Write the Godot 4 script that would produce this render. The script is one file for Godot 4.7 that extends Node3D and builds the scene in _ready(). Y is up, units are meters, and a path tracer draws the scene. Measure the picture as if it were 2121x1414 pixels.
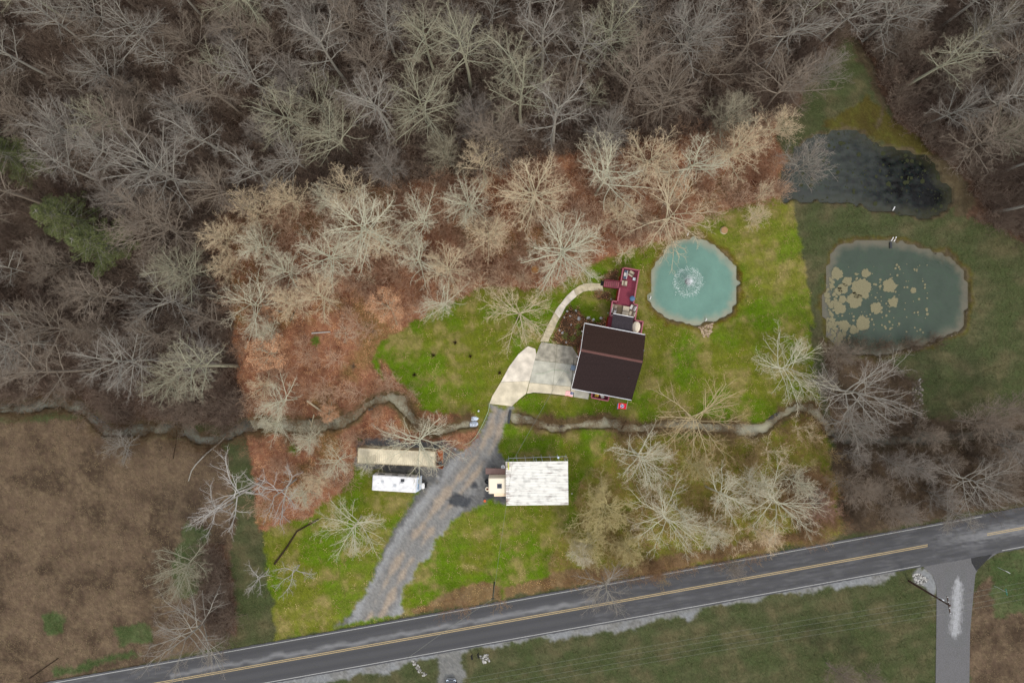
extends Node3D
# An aerial view of a rural lot in winter, built at real size. One unit is one metre, the lot lies flat at y = 0.
# Positions were surveyed on a map grid whose unit is 0.078 m, with (CX, CY) at the point straight below the drone.

const S := 0.078
const CAM := 110.0
const CX := 1060.5
const CY := 707.0

class MB:
	var v := PackedVector3Array()
	var n := PackedVector3Array()
	var c := PackedColorArray()
	var uv := PackedVector2Array()
	var ix := PackedInt32Array()
	var col := Color(1, 1, 1)
	var use_col := false
	var use_uv := false

	func vert(p: Vector3, nn: Vector3, t := Vector2.ZERO) -> int:
		v.append(p)
		n.append(nn)
		if use_col:
			c.append(col)
		if use_uv:
			uv.append(t)
		return v.size() - 1

	func face(i: int, j: int, k: int, nn: Vector3) -> void:
		var w := (v[k] - v[i]).cross(v[j] - v[i])
		ix.append(i)
		if w.dot(nn) >= 0.0:
			ix.append(j)
			ix.append(k)
		else:
			ix.append(k)
			ix.append(j)

	func tri(a: Vector3, b: Vector3, d: Vector3, nn: Vector3) -> void:
		var i := vert(a, nn)
		vert(b, nn)
		vert(d, nn)
		face(i, i + 1, i + 2, nn)

	func quad(a: Vector3, b: Vector3, d: Vector3, e: Vector3, nn: Vector3, uvs := []) -> void:
		var i := v.size()
		if uvs.is_empty():
			vert(a, nn)
			vert(b, nn)
			vert(d, nn)
			vert(e, nn)
		else:
			vert(a, nn, uvs[0])
			vert(b, nn, uvs[1])
			vert(d, nn, uvs[2])
			vert(e, nn, uvs[3])
		face(i, i + 1, i + 2, nn)
		face(i, i + 2, i + 3, nn)

	func hull8(p: Array) -> void:  # eight corners: 0-3 below, 4-7 above, both going round
		var mid := Vector3.ZERO
		for q in p:
			mid += q / 8.0
		for f in [[0, 1, 2, 3], [4, 5, 6, 7], [0, 1, 5, 4], [1, 2, 6, 5], [2, 3, 7, 6], [3, 0, 4, 7]]:
			var a: Vector3 = p[f[0]]
			var b: Vector3 = p[f[1]]
			var d: Vector3 = p[f[2]]
			var e: Vector3 = p[f[3]]
			var nn := (d - a).cross(e - b)
			nn = nn.normalized() if nn.length() > 1e-9 else Vector3.UP
			if nn.dot((a + b + d + e) / 4.0 - mid) < 0.0:
				nn = -nn
			quad(a, b, d, e, nn)

	func box(at: Vector3, s: Vector3, turn := 0.0, tilt := Basis()) -> void:
		var b := Basis(Vector3.UP, turn) * tilt
		var h := s * 0.5
		var p := []
		for y in [-1.0, 1.0]:
			for q in [[-1, -1], [1, -1], [1, 1], [-1, 1]]:
				p.append(at + b * Vector3(h.x * q[0], h.y * y, h.z * q[1]))
		hull8(p)

	func beam(a: Vector3, b: Vector3, w: float, h: float) -> void:
		var d := (b - a).normalized()
		var up := Vector3.UP if absf(d.y) < 0.95 else Vector3.RIGHT
		var s := d.cross(up).normalized() * w * 0.5
		var u := s.cross(d).normalized() * h * 0.5
		hull8([a - s - u, a + s - u, b + s - u, b - s - u, a - s + u, a + s + u, b + s + u, b - s + u])

	func tube(pts: Array, radii: Array, sides: int, cap := true) -> void:
		var last := -1
		var ref := Vector3(0.31, 0.27, 0.91)
		for k in pts.size():
			var d: Vector3 = (pts[mini(k + 1, pts.size() - 1)] - pts[maxi(k - 1, 0)]).normalized()
			var x := d.cross(ref).normalized()
			var y := d.cross(x)
			var first := v.size()
			for i in sides:
				var a := TAU * i / sides
				var o := x * cos(a) + y * sin(a)
				vert(pts[k] + o * radii[k], o)
			if last >= 0:
				for i in sides:
					var j := (i + 1) % sides
					face(last + i, last + j, first + j, n[last + i])
					face(last + i, first + j, first + i, n[last + i])
			last = first
		if cap:
			for e in [0, pts.size() - 1]:
				var d: Vector3 = (pts[e] - pts[1 if e == 0 else e - 1]).normalized()
				var x := d.cross(ref).normalized()
				var y := d.cross(x)
				var first := v.size()
				for i in sides:
					var a := TAU * i / sides
					vert(pts[e] + (x * cos(a) + y * sin(a)) * radii[e], d)
				for i in sides - 2:
					face(first, first + i + 1, first + i + 2, d)

	func lathe(at: Vector3, prof: Array, sides: int, sx := 1.0, sz := 1.0, turn := 0.0) -> void:  # prof: [radius, height] from below
		var last := -1
		for k in prof.size():
			var first := v.size()
			var a0: Array = prof[maxi(k - 1, 0)]
			var a1: Array = prof[mini(k + 1, prof.size() - 1)]
			var dr: float = a1[0] - a0[0]
			var dy: float = a1[1] - a0[1]
			for i in sides:
				var a := TAU * i / sides
				var o := Vector3(cos(a), 0, sin(a))
				var nn := (o * dy - Vector3.UP * dr).normalized()
				vert(at + Vector3(o.x * prof[k][0] * sx, prof[k][1], o.z * prof[k][0] * sz).rotated(Vector3.UP, turn), nn.rotated(Vector3.UP, turn))
			if last >= 0:
				for i in sides:
					var j := (i + 1) % sides
					face(last + i, last + j, first + j, n[first + i])
					face(last + i, first + j, first + i, n[first + i])
			last = first

	func prism(poly: PackedVector2Array, y0: float, y1: float, bottom := false) -> void:
		var t := Geometry2D.triangulate_polygon(poly)
		for k in range(0, t.size(), 3):
			var q := [poly[t[k]], poly[t[k + 1]], poly[t[k + 2]]]
			tri(Vector3(q[0].x, y1, q[0].y), Vector3(q[1].x, y1, q[1].y), Vector3(q[2].x, y1, q[2].y), Vector3.UP)
			if bottom:
				tri(Vector3(q[0].x, y0, q[0].y), Vector3(q[1].x, y0, q[1].y), Vector3(q[2].x, y0, q[2].y), Vector3.DOWN)
		var area := 0.0
		for k in poly.size():
			area += poly[k].cross(poly[(k + 1) % poly.size()])
		var ccw := 1.0 if area > 0.0 else -1.0
		for k in poly.size():
			var a := poly[k]
			var b := poly[(k + 1) % poly.size()]
			var o := Vector3(b.y - a.y, 0, a.x - b.x).normalized() * ccw
			quad(Vector3(a.x, y0, a.y), Vector3(b.x, y0, b.y), Vector3(b.x, y1, b.y), Vector3(a.x, y1, a.y), o)

	func mesh() -> ArrayMesh:
		var a := []
		a.resize(Mesh.ARRAY_MAX)
		a[Mesh.ARRAY_VERTEX] = v
		a[Mesh.ARRAY_NORMAL] = n
		if use_col:
			a[Mesh.ARRAY_COLOR] = c
		if use_uv:
			a[Mesh.ARRAY_TEX_UV] = uv
		a[Mesh.ARRAY_INDEX] = ix
		var m := ArrayMesh.new()
		m.add_surface_from_arrays(Mesh.PRIMITIVE_TRIANGLES, a)
		return m

var rng := RandomNumberGenerator.new()
var taken := {}
var M := {}

func rr(a: float, b: float) -> float:
	return rng.randf_range(a, b)

func at(px: float, py: float, h := 0.0) -> Vector3:
	var k := (CAM - h) / CAM * S
	return Vector3((px - CX) * k, h, (py - CY) * k)

func flat(list: Array, h := 0.0) -> PackedVector2Array:
	var out := PackedVector2Array()
	for p in list:
		var q := at(p[0], p[1], h)
		out.append(Vector2(q.x, q.z))
	return out

func numbered(parent: Node, called: String) -> String:
	var key := str(parent.get_instance_id()) + called
	var k: int = taken.get(key, 0)
	taken[key] = k + 1
	return called if k == 0 else "%s_%03d" % [called, k]

func put(o: Node3D, called: String, parent: Node = self) -> Node3D:
	o.name = numbered(parent, called)
	parent.add_child(o, true)
	return o

func tag(o: Node, label := "", category := "", group := "", kind := "") -> Node:
	for p in [["label", label], ["category", category], ["group", group], ["kind", kind]]:
		if p[1] != "":
			o.set_meta(p[0], p[1])
	return o

func thing(called: String, where: Vector3, turn: float, label: String, category: String, group := "") -> Node3D:
	var o := Node3D.new()
	put(o, called)
	o.position = where
	o.rotation.y = turn
	tag(o, label, category, group)
	return o

func part(called: String, m, mat: Material, parent: Node = self) -> MeshInstance3D:
	var o := MeshInstance3D.new()
	o.mesh = m.mesh() if m is MB else m
	o.material_override = mat
	put(o, called, parent)
	return o

func setting(called: String, m, mat: Material) -> MeshInstance3D:
	var o := part(called, m, mat)
	o.set_meta("kind", "structure")
	return o

func rgb(r: float, g: float, b: float) -> Color:
	return Color(r / 255.0, g / 255.0, b / 255.0)

const GAIN := 1.15
func lin(r: float, g: float, b: float) -> Color:  # the base colour of a surface that an even white sky shows as this
	var q := rgb(r, g, b).srgb_to_linear()
	return Color(q.r / GAIN, q.g / GAIN, q.b / GAIN)

func mat(color: Color, rough := 0.9, tex: Texture2D = null, scale := 1.0, bump: Texture2D = null, bump_s := 1.0) -> StandardMaterial3D:  # color: linear
	var m := StandardMaterial3D.new()
	m.albedo_color = color.linear_to_srgb()
	m.roughness = rough
	m.metallic_specular = 0.3
	if tex:
		m.albedo_texture = tex
	if bump:
		m.normal_enabled = true
		m.normal_texture = bump
		m.normal_scale = bump_s
	if tex or bump:
		m.uv1_triplanar = true
		m.uv1_world_triplanar = true
		m.uv1_scale = Vector3.ONE * scale
	return m

func grain(freq: float, lo: float, hi: float, sd: int, size := 256, octaves := 4, kind := FastNoiseLite.TYPE_SIMPLEX_SMOOTH) -> NoiseTexture2D:
	var f := FastNoiseLite.new()
	f.seed = sd
	f.noise_type = kind
	f.frequency = freq
	f.fractal_octaves = octaves
	var t := NoiseTexture2D.new()
	t.width = size
	t.height = size
	t.seamless = true
	t.noise = f
	var g := Gradient.new()
	g.set_color(0, Color(lo, lo, lo))
	g.set_color(1, Color(hi, hi, hi))
	t.color_ramp = g
	return t

func bumps(freq: float, sd: int, strength := 4.0, size := 256) -> NoiseTexture2D:
	var f := FastNoiseLite.new()
	f.seed = sd
	f.frequency = freq
	f.fractal_octaves = 4
	var t := NoiseTexture2D.new()
	t.width = size
	t.height = size
	t.seamless = true
	t.as_normal_map = true
	t.bump_strength = strength
	t.noise = f
	return t

# ---------------------------------------------------------------- ground
const CELL := 0.22
const GX0 := -70.0
const GY0 := -70.0
const GX1 := 2190.0
const GY1 := 1484.0
var gw := 0
var gh := 0
var ids: PackedByteArray
var heights := PackedFloat32Array()
enum {MEADOW, WOODS, FIELD, LAWN, LEAVES, YARD, DRIVE, SHOULDER, BED, ROUGH, TANBRUSH, MUD, VERGE, GREENWEED, SIDEGRAVEL, DARKGRAVEL, WETGRASS}

const LOT := [[450, 443], [1605, 245], [1746, 1107], [573, 1325]]
var POND_A := [[1346, 603], [1349, 570], [1357, 548], [1370, 530], [1383, 510], [1396, 499], [1414, 494], [1436, 491], [1460, 495], [1480, 506], [1498, 521], [1515, 537], [1524, 550], [1532, 578], [1532, 600], [1526, 625], [1517, 644], [1498, 659], [1480, 664], [1460, 670], [1438, 673], [1418, 668], [1399, 663], [1385, 659], [1368, 649], [1353, 636], [1346, 622]]
var POND_B := [[1742, 504], [1768, 501], [1800, 498], [1845, 499], [1878, 502], [1908, 510], [1937, 519], [1961, 526], [1983, 541], [1998, 559], [2007, 590], [2008, 623], [2003, 655], [1996, 682], [1981, 688], [1952, 700], [1924, 712], [1897, 717], [1864, 728], [1836, 735], [1799, 735], [1763, 732], [1741, 721], [1722, 704], [1711, 673], [1707, 633], [1710, 609], [1716, 568], [1720, 539], [1730, 519]]
var POND_C := [[1643, 321], [1660, 299], [1696, 277], [1725, 272], [1750, 265], [1772, 271], [1793, 272], [1805, 291], [1840, 301], [1878, 308], [1912, 318], [1932, 328], [1946, 350], [1957, 376], [1978, 393], [1974, 418], [1959, 439], [1929, 452], [1895, 448], [1861, 440], [1835, 435], [1810, 435], [1784, 424], [1759, 418], [1716, 416], [1674, 415], [1640, 413], [1622, 409], [1618, 360]]
var CREEK_W := [[-70, 850, 20], [0, 846, 19], [55, 848, 15], [85, 836, 17], [110, 829, 25], [145, 838, 22], [172, 850, 19], [190, 872, 13], [215, 893, 13], [245, 897, 15], [290, 888, 20], [340, 888, 20], [385, 892, 20], [412, 912, 17], [445, 912, 17], [480, 897, 19], [510, 882, 27], [545, 878, 27], [585, 882, 20], [620, 884, 22], [665, 880, 22], [700, 874, 22], [738, 858, 19], [758, 838, 13], [780, 828, 13], [805, 822, 20], [830, 834, 25], [842, 852, 17], [856, 872, 15], [880, 890, 15], [910, 894, 13], [940, 886, 15], [965, 878, 17], [988, 873, 17]]
var CREEK_E := [[1057, 864, 19], [1085, 868, 19], [1110, 877, 13], [1140, 885, 11], [1165, 887, 12], [1210, 880, 15], [1255, 875, 16], [1290, 884, 15], [1330, 890, 13], [1365, 882, 15], [1400, 879, 17], [1450, 883, 19], [1500, 886, 19], [1545, 892, 19], [1585, 888, 17], [1608, 866, 13], [1630, 856, 17], [1652, 843, 16], [1680, 846, 17], [1700, 864, 17], [1722, 893, 17], [1750, 908, 17], [1800, 914, 17], [1850, 915, 15], [1900, 910, 19], [1950, 905, 25], [2000, 902, 17], [2060, 899, 13], [2190, 896, 15]]

func road_z(x: float) -> float:  # the yellow line, in map units
	return 1295.0 - (x - 1000.0) * 0.1765 - (x - 1000.0) * (x - 1000.0) * 0.0000035 * (1.0 if x > 1000.0 else -0.5)

func span(img: Image, poly: Array, val: int, grow := 0.0) -> void:
	var step := CELL / S
	var pts := PackedVector2Array()
	for p in poly:
		pts.append(Vector2((p[0] - GX0) / step, (p[1] - GY0) / step))
	if grow != 0.0:
		var res := Geometry2D.offset_polygon(pts, grow / CELL, Geometry2D.JOIN_ROUND)
		if res.size():
			pts = res[0]
	var lo := 1e9
	var hi := -1e9
	for p in pts:
		lo = minf(lo, p.y)
		hi = maxf(hi, p.y)
	for y in range(maxi(0, int(lo)), mini(gh - 1, int(hi) + 1) + 1):
		var xs := []
		for k in pts.size():
			var a := pts[k]
			var b := pts[(k + 1) % pts.size()]
			if (a.y <= y) != (b.y <= y):
				xs.append(a.x + (y - a.y) / (b.y - a.y) * (b.x - a.x))
		xs.sort()
		for k in range(0, xs.size() - 1, 2):
			var x0 := maxi(0, ceili(xs[k]))
			var x1 := mini(gw - 1, floori(xs[k + 1]))
			if x1 >= x0:
				img.fill_rect(Rect2i(x0, y, x1 - x0 + 1, 1), Color8(val, val, val))

func ribbon(list: Array, wide := 1.0, extra := 0.0) -> Array:  # [x, y, width] -> outline
	var l := []
	var r := []
	for k in list.size():
		var a := Vector2(list[maxi(k - 1, 0)][0], list[maxi(k - 1, 0)][1])
		var b := Vector2(list[mini(k + 1, list.size() - 1)][0], list[mini(k + 1, list.size() - 1)][1])
		var d = (b - a).normalized().orthogonal() * (list[k][2] * 0.5 * wide + extra)
		l.append([list[k][0] + d.x, list[k][1] + d.y])
		r.push_front([list[k][0] - d.x, list[k][1] - d.y])
	return l + r

func noise_bytes(freq: float, sd: int, octaves := 3) -> PackedByteArray:
	var f := FastNoiseLite.new()
	f.seed = sd
	f.frequency = freq * CELL
	f.fractal_octaves = octaves
	return f.get_image(gw, gh, false, false, true).get_data()

func mix3(a: Color, b: Color, c: Color, t: float, u: float) -> Color:
	return a.lerp(b, clampf(t, 0.0, 1.0)).lerp(c, clampf(u, 0.0, 1.0))

func ground_y(x: float, z: float) -> float:
	var i := clampi(int((x / S + CX - GX0) * S / CELL), 0, gw - 1)
	var j := clampi(int((z / S + CY - GY0) * S / CELL), 0, gh - 1)
	return heights[j * gw + i]

func zone_at(px: float, py: float) -> int:
	var i := clampi(int((px - GX0) * S / CELL), 0, gw - 1)
	var j := clampi(int((py - GY0) * S / CELL), 0, gh - 1)
	return ids[j * gw + i]

func paint_zones() -> void:
	gw = int((GX1 - GX0) * S / CELL)
	gh = int((GY1 - GY0) * S / CELL)
	var im := Image.create_empty(gw, gh, false, Image.FORMAT_L8)
	# woods
	span(im, [[-70, -70], [1745, -70], [1735, 60], [1720, 100], [1690, 140], [1660, 190], [1645, 240], [1605, 246], [450, 443], [520, 850], [470, 880], [380, 880], [240, 880], [190, 850], [120, 815], [-70, 835]], WOODS)
	span(im, [[1735, -70], [2190, -70], [2190, 520], [2121, 505], [2060, 470], [2000, 440], [1985, 400], [1960, 350], [1930, 310], [1860, 255], [1830, 200], [1800, 140], [1770, 100], [1745, 60]], WOODS)
	span(im, [[1700, 700], [1860, 760], [1895, 800], [1900, 880], [2060, 860], [2190, 880], [2190, 1010], [2121, 1040], [2000, 1065], [1750, 1108]], FIELD)
	span(im, [[1900, 860], [1960, 870], [1990, 1040], [1850, 1085], [1750, 1100], [1720, 930]], FIELD)
	span(im, [[1905, 300], [1960, 330], [2010, 380], [2020, 430], [1985, 445], [1930, 330]], MUD)
	span(im, [[1700, 262], [1800, 200], [1860, 250], [1940, 320], [1900, 330], [1800, 275]], WETGRASS)
	# rough field in the west
	span(im, [[-70, 870], [170, 870], [215, 905], [300, 905], [400, 915], [470, 930], [490, 1080], [480, 1130], [470, 1300], [440, 1345], [200, 1395], [-70, 1440]], FIELD)
	span(im, [[380, 1085], [425, 1090], [430, 1180], [415, 1225], [365, 1235], [355, 1170]], GREENWEED)
	span(im, [[85, 1270], [130, 1275], [128, 1310], [95, 1318]], GREENWEED)
	span(im, [[235, 1300], [300, 1290], [312, 1330], [240, 1340]], GREENWEED)
	span(im, [[100, 1390], [280, 1350], [290, 1360], [110, 1402]], GREENWEED)
	span(im, [[420, 1130], [465, 1120], [485, 1230], [490, 1320], [430, 1300], [440, 1200]], WOODS)
	# south of the road
	span(im, [[2010, 1230], [2060, 1180], [2190, 1120], [2190, 1484], [2005, 1484]], FIELD)
	span(im, [[2050, 1160], [2190, 1130], [2190, 1250], [2060, 1280]], GREENWEED)
	# the lot
	span(im, LOT, LAWN)
	span(im, [[450, 443], [1605, 245], [1640, 400], [1560, 420], [1480, 440], [1450, 480], [1400, 490], [1330, 510], [1230, 545], [1150, 590], [1090, 600], [1010, 590], [960, 610], [900, 640], [830, 680], [790, 710], [768, 745], [790, 780], [830, 810], [870, 842], [940, 862], [990, 860], [985, 905], [960, 925], [900, 922], [740, 905], [735, 985], [700, 1020], [640, 1070], [560, 1092], [535, 1105]], LEAVES)
	span(im, [[780, 730], [830, 790], [880, 840], [850, 835], [800, 800]], LEAVES)
	span(im, [[1270, 900], [1420, 905], [1560, 905], [1640, 870], [1700, 860], [1746, 1107], [1500, 1160], [1300, 1195], [1150, 1222], [1140, 1150], [1190, 1080], [1200, 1010], [1240, 950]], ROUGH)
	span(im, [[850, 1262], [900, 1240], [960, 1212], [1010, 1205], [1040, 1215], [1030, 1240], [860, 1272]], TANBRUSH)
	span(im, [[1040, 1222], [1170, 1180], [1300, 1170], [1480, 1130], [1600, 1112], [1690, 1092], [1700, 1112], [1300, 1195], [1050, 1240]], TANBRUSH)
	span(im, [[1600, 1000], [1690, 960], [1720, 1000], [1735, 1090], [1650, 1100]], TANBRUSH)
	span(im, [[560, 1275], [700, 1210], [760, 1130], [800, 1090], [815, 1100], [770, 1200], [740, 1260], [690, 1290], [580, 1312]], VERGE)
	span(im, [[830, 1080], [870, 1050], [960, 1062], [1040, 1050], [1100, 1060], [1010, 1120], [900, 1140], [860, 1190]], VERGE)
	span(im, [[1395, 490], [1480, 440], [1640, 400], [1690, 680], [1590, 640], [1545, 560], [1500, 510]], VERGE)
	span(im, [[1340, 690], [1360, 690], [1350, 760], [1320, 830], [1300, 800], [1330, 740]], VERGE)
	# gravel
	span(im, [[735, 915], [760, 905], [930, 918], [960, 930], [985, 905], [1005, 880], [1013, 836], [1060, 841], [1046, 890], [1030, 925], [1050, 955], [1050, 1045], [1010, 1040], [985, 1048], [960, 1062], [930, 1085], [900, 1122], [870, 1165], [840, 1220], [828, 1245], [838, 1272], [690, 1296], [735, 1262], [752, 1230], [780, 1160], [818, 1095], [832, 1060], [850, 1035], [872, 1010], [868, 985], [740, 975]], YARD)
	span(im, [[1013, 836], [1060, 841], [1046, 890], [1024, 930], [1000, 985], [968, 1040], [930, 1085], [900, 1122], [870, 1165], [840, 1220], [828, 1245], [838, 1272], [715, 1291], [752, 1230], [785, 1165], [822, 1105], [855, 1050], [900, 1000], [955, 935], [985, 905], [1005, 880]], DRIVE)
	span(im, [[925, 1030], [940, 1018], [960, 1020], [975, 1030], [972, 1042], [945, 1050], [930, 1044]], DARKGRAVEL)
	span(im, [[967, 1000], [978, 997], [985, 1008], [975, 1016], [967, 1012]], DARKGRAVEL)
	span(im, [[1030, 955], [1048, 955], [1048, 972], [1026, 972]], SIDEGRAVEL)
	span(im, [[1006, 1018], [1048, 1020], [1048, 1040], [1008, 1040]], DARKGRAVEL)
	# garden
	span(im, [[1136, 705], [1145, 690], [1165, 652], [1182, 630], [1195, 644], [1215, 658], [1238, 668], [1262, 655], [1270, 690], [1215, 690], [1205, 720], [1197, 738], [1185, 717]], BED)
	span(im, [[1236, 602], [1258, 606], [1270, 625], [1248, 618], [1238, 615]], BED)
	span(im, [[1242, 585], [1255, 568], [1280, 556], [1287, 560], [1278, 592], [1252, 590]], BED)
	for pond in [POND_A, POND_B]:
		span(im, pond, WETGRASS, 0.75)
		span(im, pond, MUD, 0.25)
	span(im, POND_C, MUD, 0.3)
	span(im, ribbon([[1742, 20, 12], [1765, 80, 18], [1795, 130, 16], [1815, 180, 12], [1830, 215, 10], [1825, 240, 8], [1815, 262, 8]]), MUD)
	# creek banks
	for cr in [CREEK_W, CREEK_E]:
		var l := []
		for p in cr:
			if p[0] > 1120 and p[0] < 1290:
				l.append([p[0], p[1] - 6, p[2]])
			else:
				l.append(p)
		span(im, ribbon(l, 1.0, 7.0), MUD)
	# roadside gravel
	var up := []
	var dn := []
	for k in 24:
		var x := 430.0 + k * 62.0
		up.append([x, road_z(x) + 30.0])
		dn.push_front([x, road_z(x) + 53.0 + 7.0 * sin(x * 0.011) + 5.0 * sin(x * 0.05)])
	span(im, up + dn, SHOULDER)
	span(im, [[905, 1346], [952, 1338], [958, 1370], [955, 1484], [905, 1484], [908, 1390]], SIDEGRAVEL)
	span(im, [[1898, 1172], [1930, 1180], [1942, 1215], [1935, 1235], [1890, 1205]], SHOULDER)
	var raw := im.get_data()
	# ragged borders
	var a := noise_bytes(0.22, 11, 4)
	var b := noise_bytes(0.22, 12, 4)
	ids = PackedByteArray()
	ids.resize(gw * gh)
	for j in gh:
		for i in gw:
			var k := j * gw + i
			var di := (a[k] - 128) * 0.035 + rng.randf_range(-1.3, 1.3)
			var dj := (b[k] - 128) * 0.035 + rng.randf_range(-1.3, 1.3)
			ids[k] = raw[clampi(j + int(dj), 0, gh - 1) * gw + clampi(i + int(di), 0, gw - 1)]

func carve_mask() -> PackedByteArray:
	var im := Image.create_empty(gw, gh, false, Image.FORMAT_L8)
	for p in [POND_A, POND_B, POND_C]:
		span(im, p, 255)
	for cr in [CREEK_W, CREEK_E]:
		span(im, ribbon(cr), 255)
	var small := im.duplicate()
	small.resize(gw / 3, gh / 3, Image.INTERPOLATE_TRILINEAR)
	small.resize(gw, gh, Image.INTERPOLATE_CUBIC)
	return small.get_data()

const WATER := -0.45

func build_ground() -> void:
	var pinch := FastNoiseLite.new()
	pinch.seed = 8
	pinch.frequency = 0.021
	for cr in [CREEK_W, CREEK_E]:
		for e in cr:
			e[2] = e[2] * clampf((1.2 if e[0] < 500 else 1.0) + 0.7 * pinch.get_noise_1d(e[0]), 0.65, 1.6)
	POND_A = rounded(POND_A, 2.0, 61)
	POND_B = rounded(POND_B, 3.0, 62)
	POND_C = rounded(POND_C, 8.0, 63)
	paint_zones()
	var carve := carve_mask()
	var n1 := noise_bytes(0.07, 1, 3)
	var n2 := noise_bytes(0.35, 2, 3)
	var n3 := noise_bytes(1.1, 3, 2)
	var n4 := noise_bytes(0.15, 4, 4)
	var N := gw * gh
	heights.resize(N)
	var pos := PackedVector3Array()
	pos.resize(N)
	var cols := PackedColorArray()
	cols.resize(N)
	# three tones of each ground cover
	var P := {
		MEADOW: [lin(94, 97, 68), lin(84, 93, 60), lin(112, 106, 78)],
		WOODS: [lin(108, 84, 70), lin(80, 61, 51), lin(140, 112, 92)],
		FIELD: [lin(112, 94, 78), lin(84, 70, 58), lin(132, 114, 92)],
		LAWN: [lin(122, 128, 42), lin(104, 133, 28), lin(160, 147, 90)],
		LEAVES: [lin(160, 108, 84), lin(122, 80, 62), lin(200, 154, 120)],
		YARD: [lin(112, 112, 112), lin(92, 94, 96), lin(138, 134, 128)],
		DRIVE: [lin(134, 133, 131), lin(114, 114, 115), lin(158, 154, 148)],
		SHOULDER: [lin(136, 138, 140), lin(104, 102, 96), lin(166, 166, 166)],
		BED: [lin(98, 76, 58), lin(70, 52, 40), lin(130, 104, 80)],
		ROUGH: [lin(154, 150, 68), lin(138, 126, 66), lin(136, 150, 54)],
		TANBRUSH: [lin(142, 118, 84), lin(116, 92, 62), lin(166, 140, 106)],
		MUD: [lin(128, 110, 76), lin(104, 88, 60), lin(140, 124, 90)],
		VERGE: [lin(134, 136, 54), lin(114, 134, 40), lin(162, 148, 92)],
		GREENWEED: [lin(92, 106, 68), lin(78, 94, 56), lin(108, 112, 78)],
		SIDEGRAVEL: [lin(126, 126, 124), lin(98, 98, 98), lin(152, 150, 144)],
		DARKGRAVEL: [lin(78, 80, 84), lin(60, 62, 66), lin(104, 104, 104)],
		WETGRASS: [lin(116, 104, 40), lin(96, 78, 32), lin(126, 124, 44)],
	}
	var dim := {LAWN: false, LEAVES: false}
	var creek_zone := PackedVector2Array([Vector2(-100, 790), Vector2(1300, 790), Vector2(1620, 800), Vector2(2200, 830), Vector2(2200, 960), Vector2(-100, 960)])
	var lot := PackedVector2Array()
	for p in LOT:
		lot.append(Vector2(p[0], p[1]))
	var track := flat([[1040, 835], [1022, 900], [1000, 945], [965, 990], [925, 1040], [890, 1085], [852, 1140], [815, 1200], [785, 1255], [770, 1300]])
	for j in gh:
		var z := (GY0 - CY) * S + j * CELL
		for i in gw:
			var k := j * gw + i
			var x := (GX0 - CX) * S + i * CELL
			var id := ids[k]
			var f1 := n1[k] / 255.0
			var f2 := n2[k] / 255.0
			var f3 := n3[k] / 255.0
			var f4 := n4[k] / 255.0
			var r := rng.randf()
			var m := carve[k] / 255.0
			var y := -0.7 * smoothstep(0.12, 0.88, m + ((f2 - 0.5) * 0.42 + (f3 - 0.5) * 0.2) * (1.0 if Geometry2D.is_point_in_polygon(Vector2(x / S + CX, z / S + CY), creek_zone) else 0.2) * (1.0 if m > 0.02 else 0.0))
			var rough := 0.05
			if id == WOODS or id == LEAVES or id == FIELD or id == BED or id == TANBRUSH or id == ROUGH:
				rough = 0.16
			elif id == YARD or id == DRIVE:
				rough = 0.035
			y -= rough * (0.6 * f3 + 0.4 * r) + 0.02
			heights[k] = y
			pos[k] = Vector3(x, y, z)
			var t: Array = P[id]
			var u := (f4 - 0.5) * 3.2 + 0.3
			var w := (f2 - 0.5) * 2.4 + (f3 - 0.5) * 1.2 + (r - 0.5) * 0.8 - 0.1
			if id == LAWN or id == VERGE:
				u = (f1 - 0.45) * 3.0 + (f4 - 0.5) * 2.4 + 0.25
				w = (f4 - 0.5) * -3.4 + (f2 - 0.5) * 2.6 + (f3 - 0.5) * 1.2 + (r - 0.5) * 0.7 - 0.12
			elif id == MEADOW or id == GREENWEED:
				w = (f4 - 0.5) * -2.8 + (f2 - 0.5) * 1.6 + (r - 0.5) * 0.3
			elif id == FIELD:
				u = (f1 - 0.5) * 2.2 + (f4 - 0.5) * 2.2 + (f3 - 0.5) * 1.3 + 0.3
				w = (f4 - 0.5) * -1.6 + (f2 - 0.5) * 1.6 + (f3 - 0.5) * 1.6 + (r - 0.5) * 2.0
			elif id == LEAVES or id == WOODS:
				u = (f2 - 0.5) * 2.0 + (f4 - 0.5) * 2.6 + 0.3
				w = (f3 - 0.5) * 2.0 + (r - 0.5) * 2.2 - 0.1
			elif id == YARD or id == DARKGRAVEL or id == SHOULDER or id == SIDEGRAVEL or id == DRIVE:
				w = (f4 - 0.5) * 1.2 + (f3 - 0.5) * 0.6 + (r - 0.5) * 1.0 + 0.1
			var c := mix3(t[0], t[1], t[2], u, w)
			if id == LAWN or id == MEADOW or id == VERGE:  # the mower's bent stripes
				c = c * (1.0 + 0.07 * clampf(2.5 * sin((z + 0.18 * x) * 2.6 + (f1 - 0.5) * 5.0), -1.0, 1.0))
			if id == DRIVE:  # two worn wheel tracks of tan earth
				var q := Vector2(x, z)
				var e := 1e9
				for t2 in track.size() - 1:
					e = minf(e, q.distance_to(Geometry2D.get_closest_point_to_segment(q, track[t2], track[t2 + 1])))
				var dx := absf(e - 0.85)
				c = c.lerp(lin(190, 168, 142), clampf(0.5 - dx * 1.1 + (f4 - 0.5) * 1.9 + (f2 - 0.5) * 0.7, 0.0, 0.5))
				if e > 1.9:
					c = c.lerp(lin(164, 166, 168), clampf((e - 1.9) * 0.7, 0.0, 0.55))
			if id == LEAVES and f1 > 0.56:
				c = c.lerp(lin(128, 118, 60), clampf((f1 - 0.56) * 3.0 + (f3 - 0.5), 0.0, 0.5))
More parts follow.
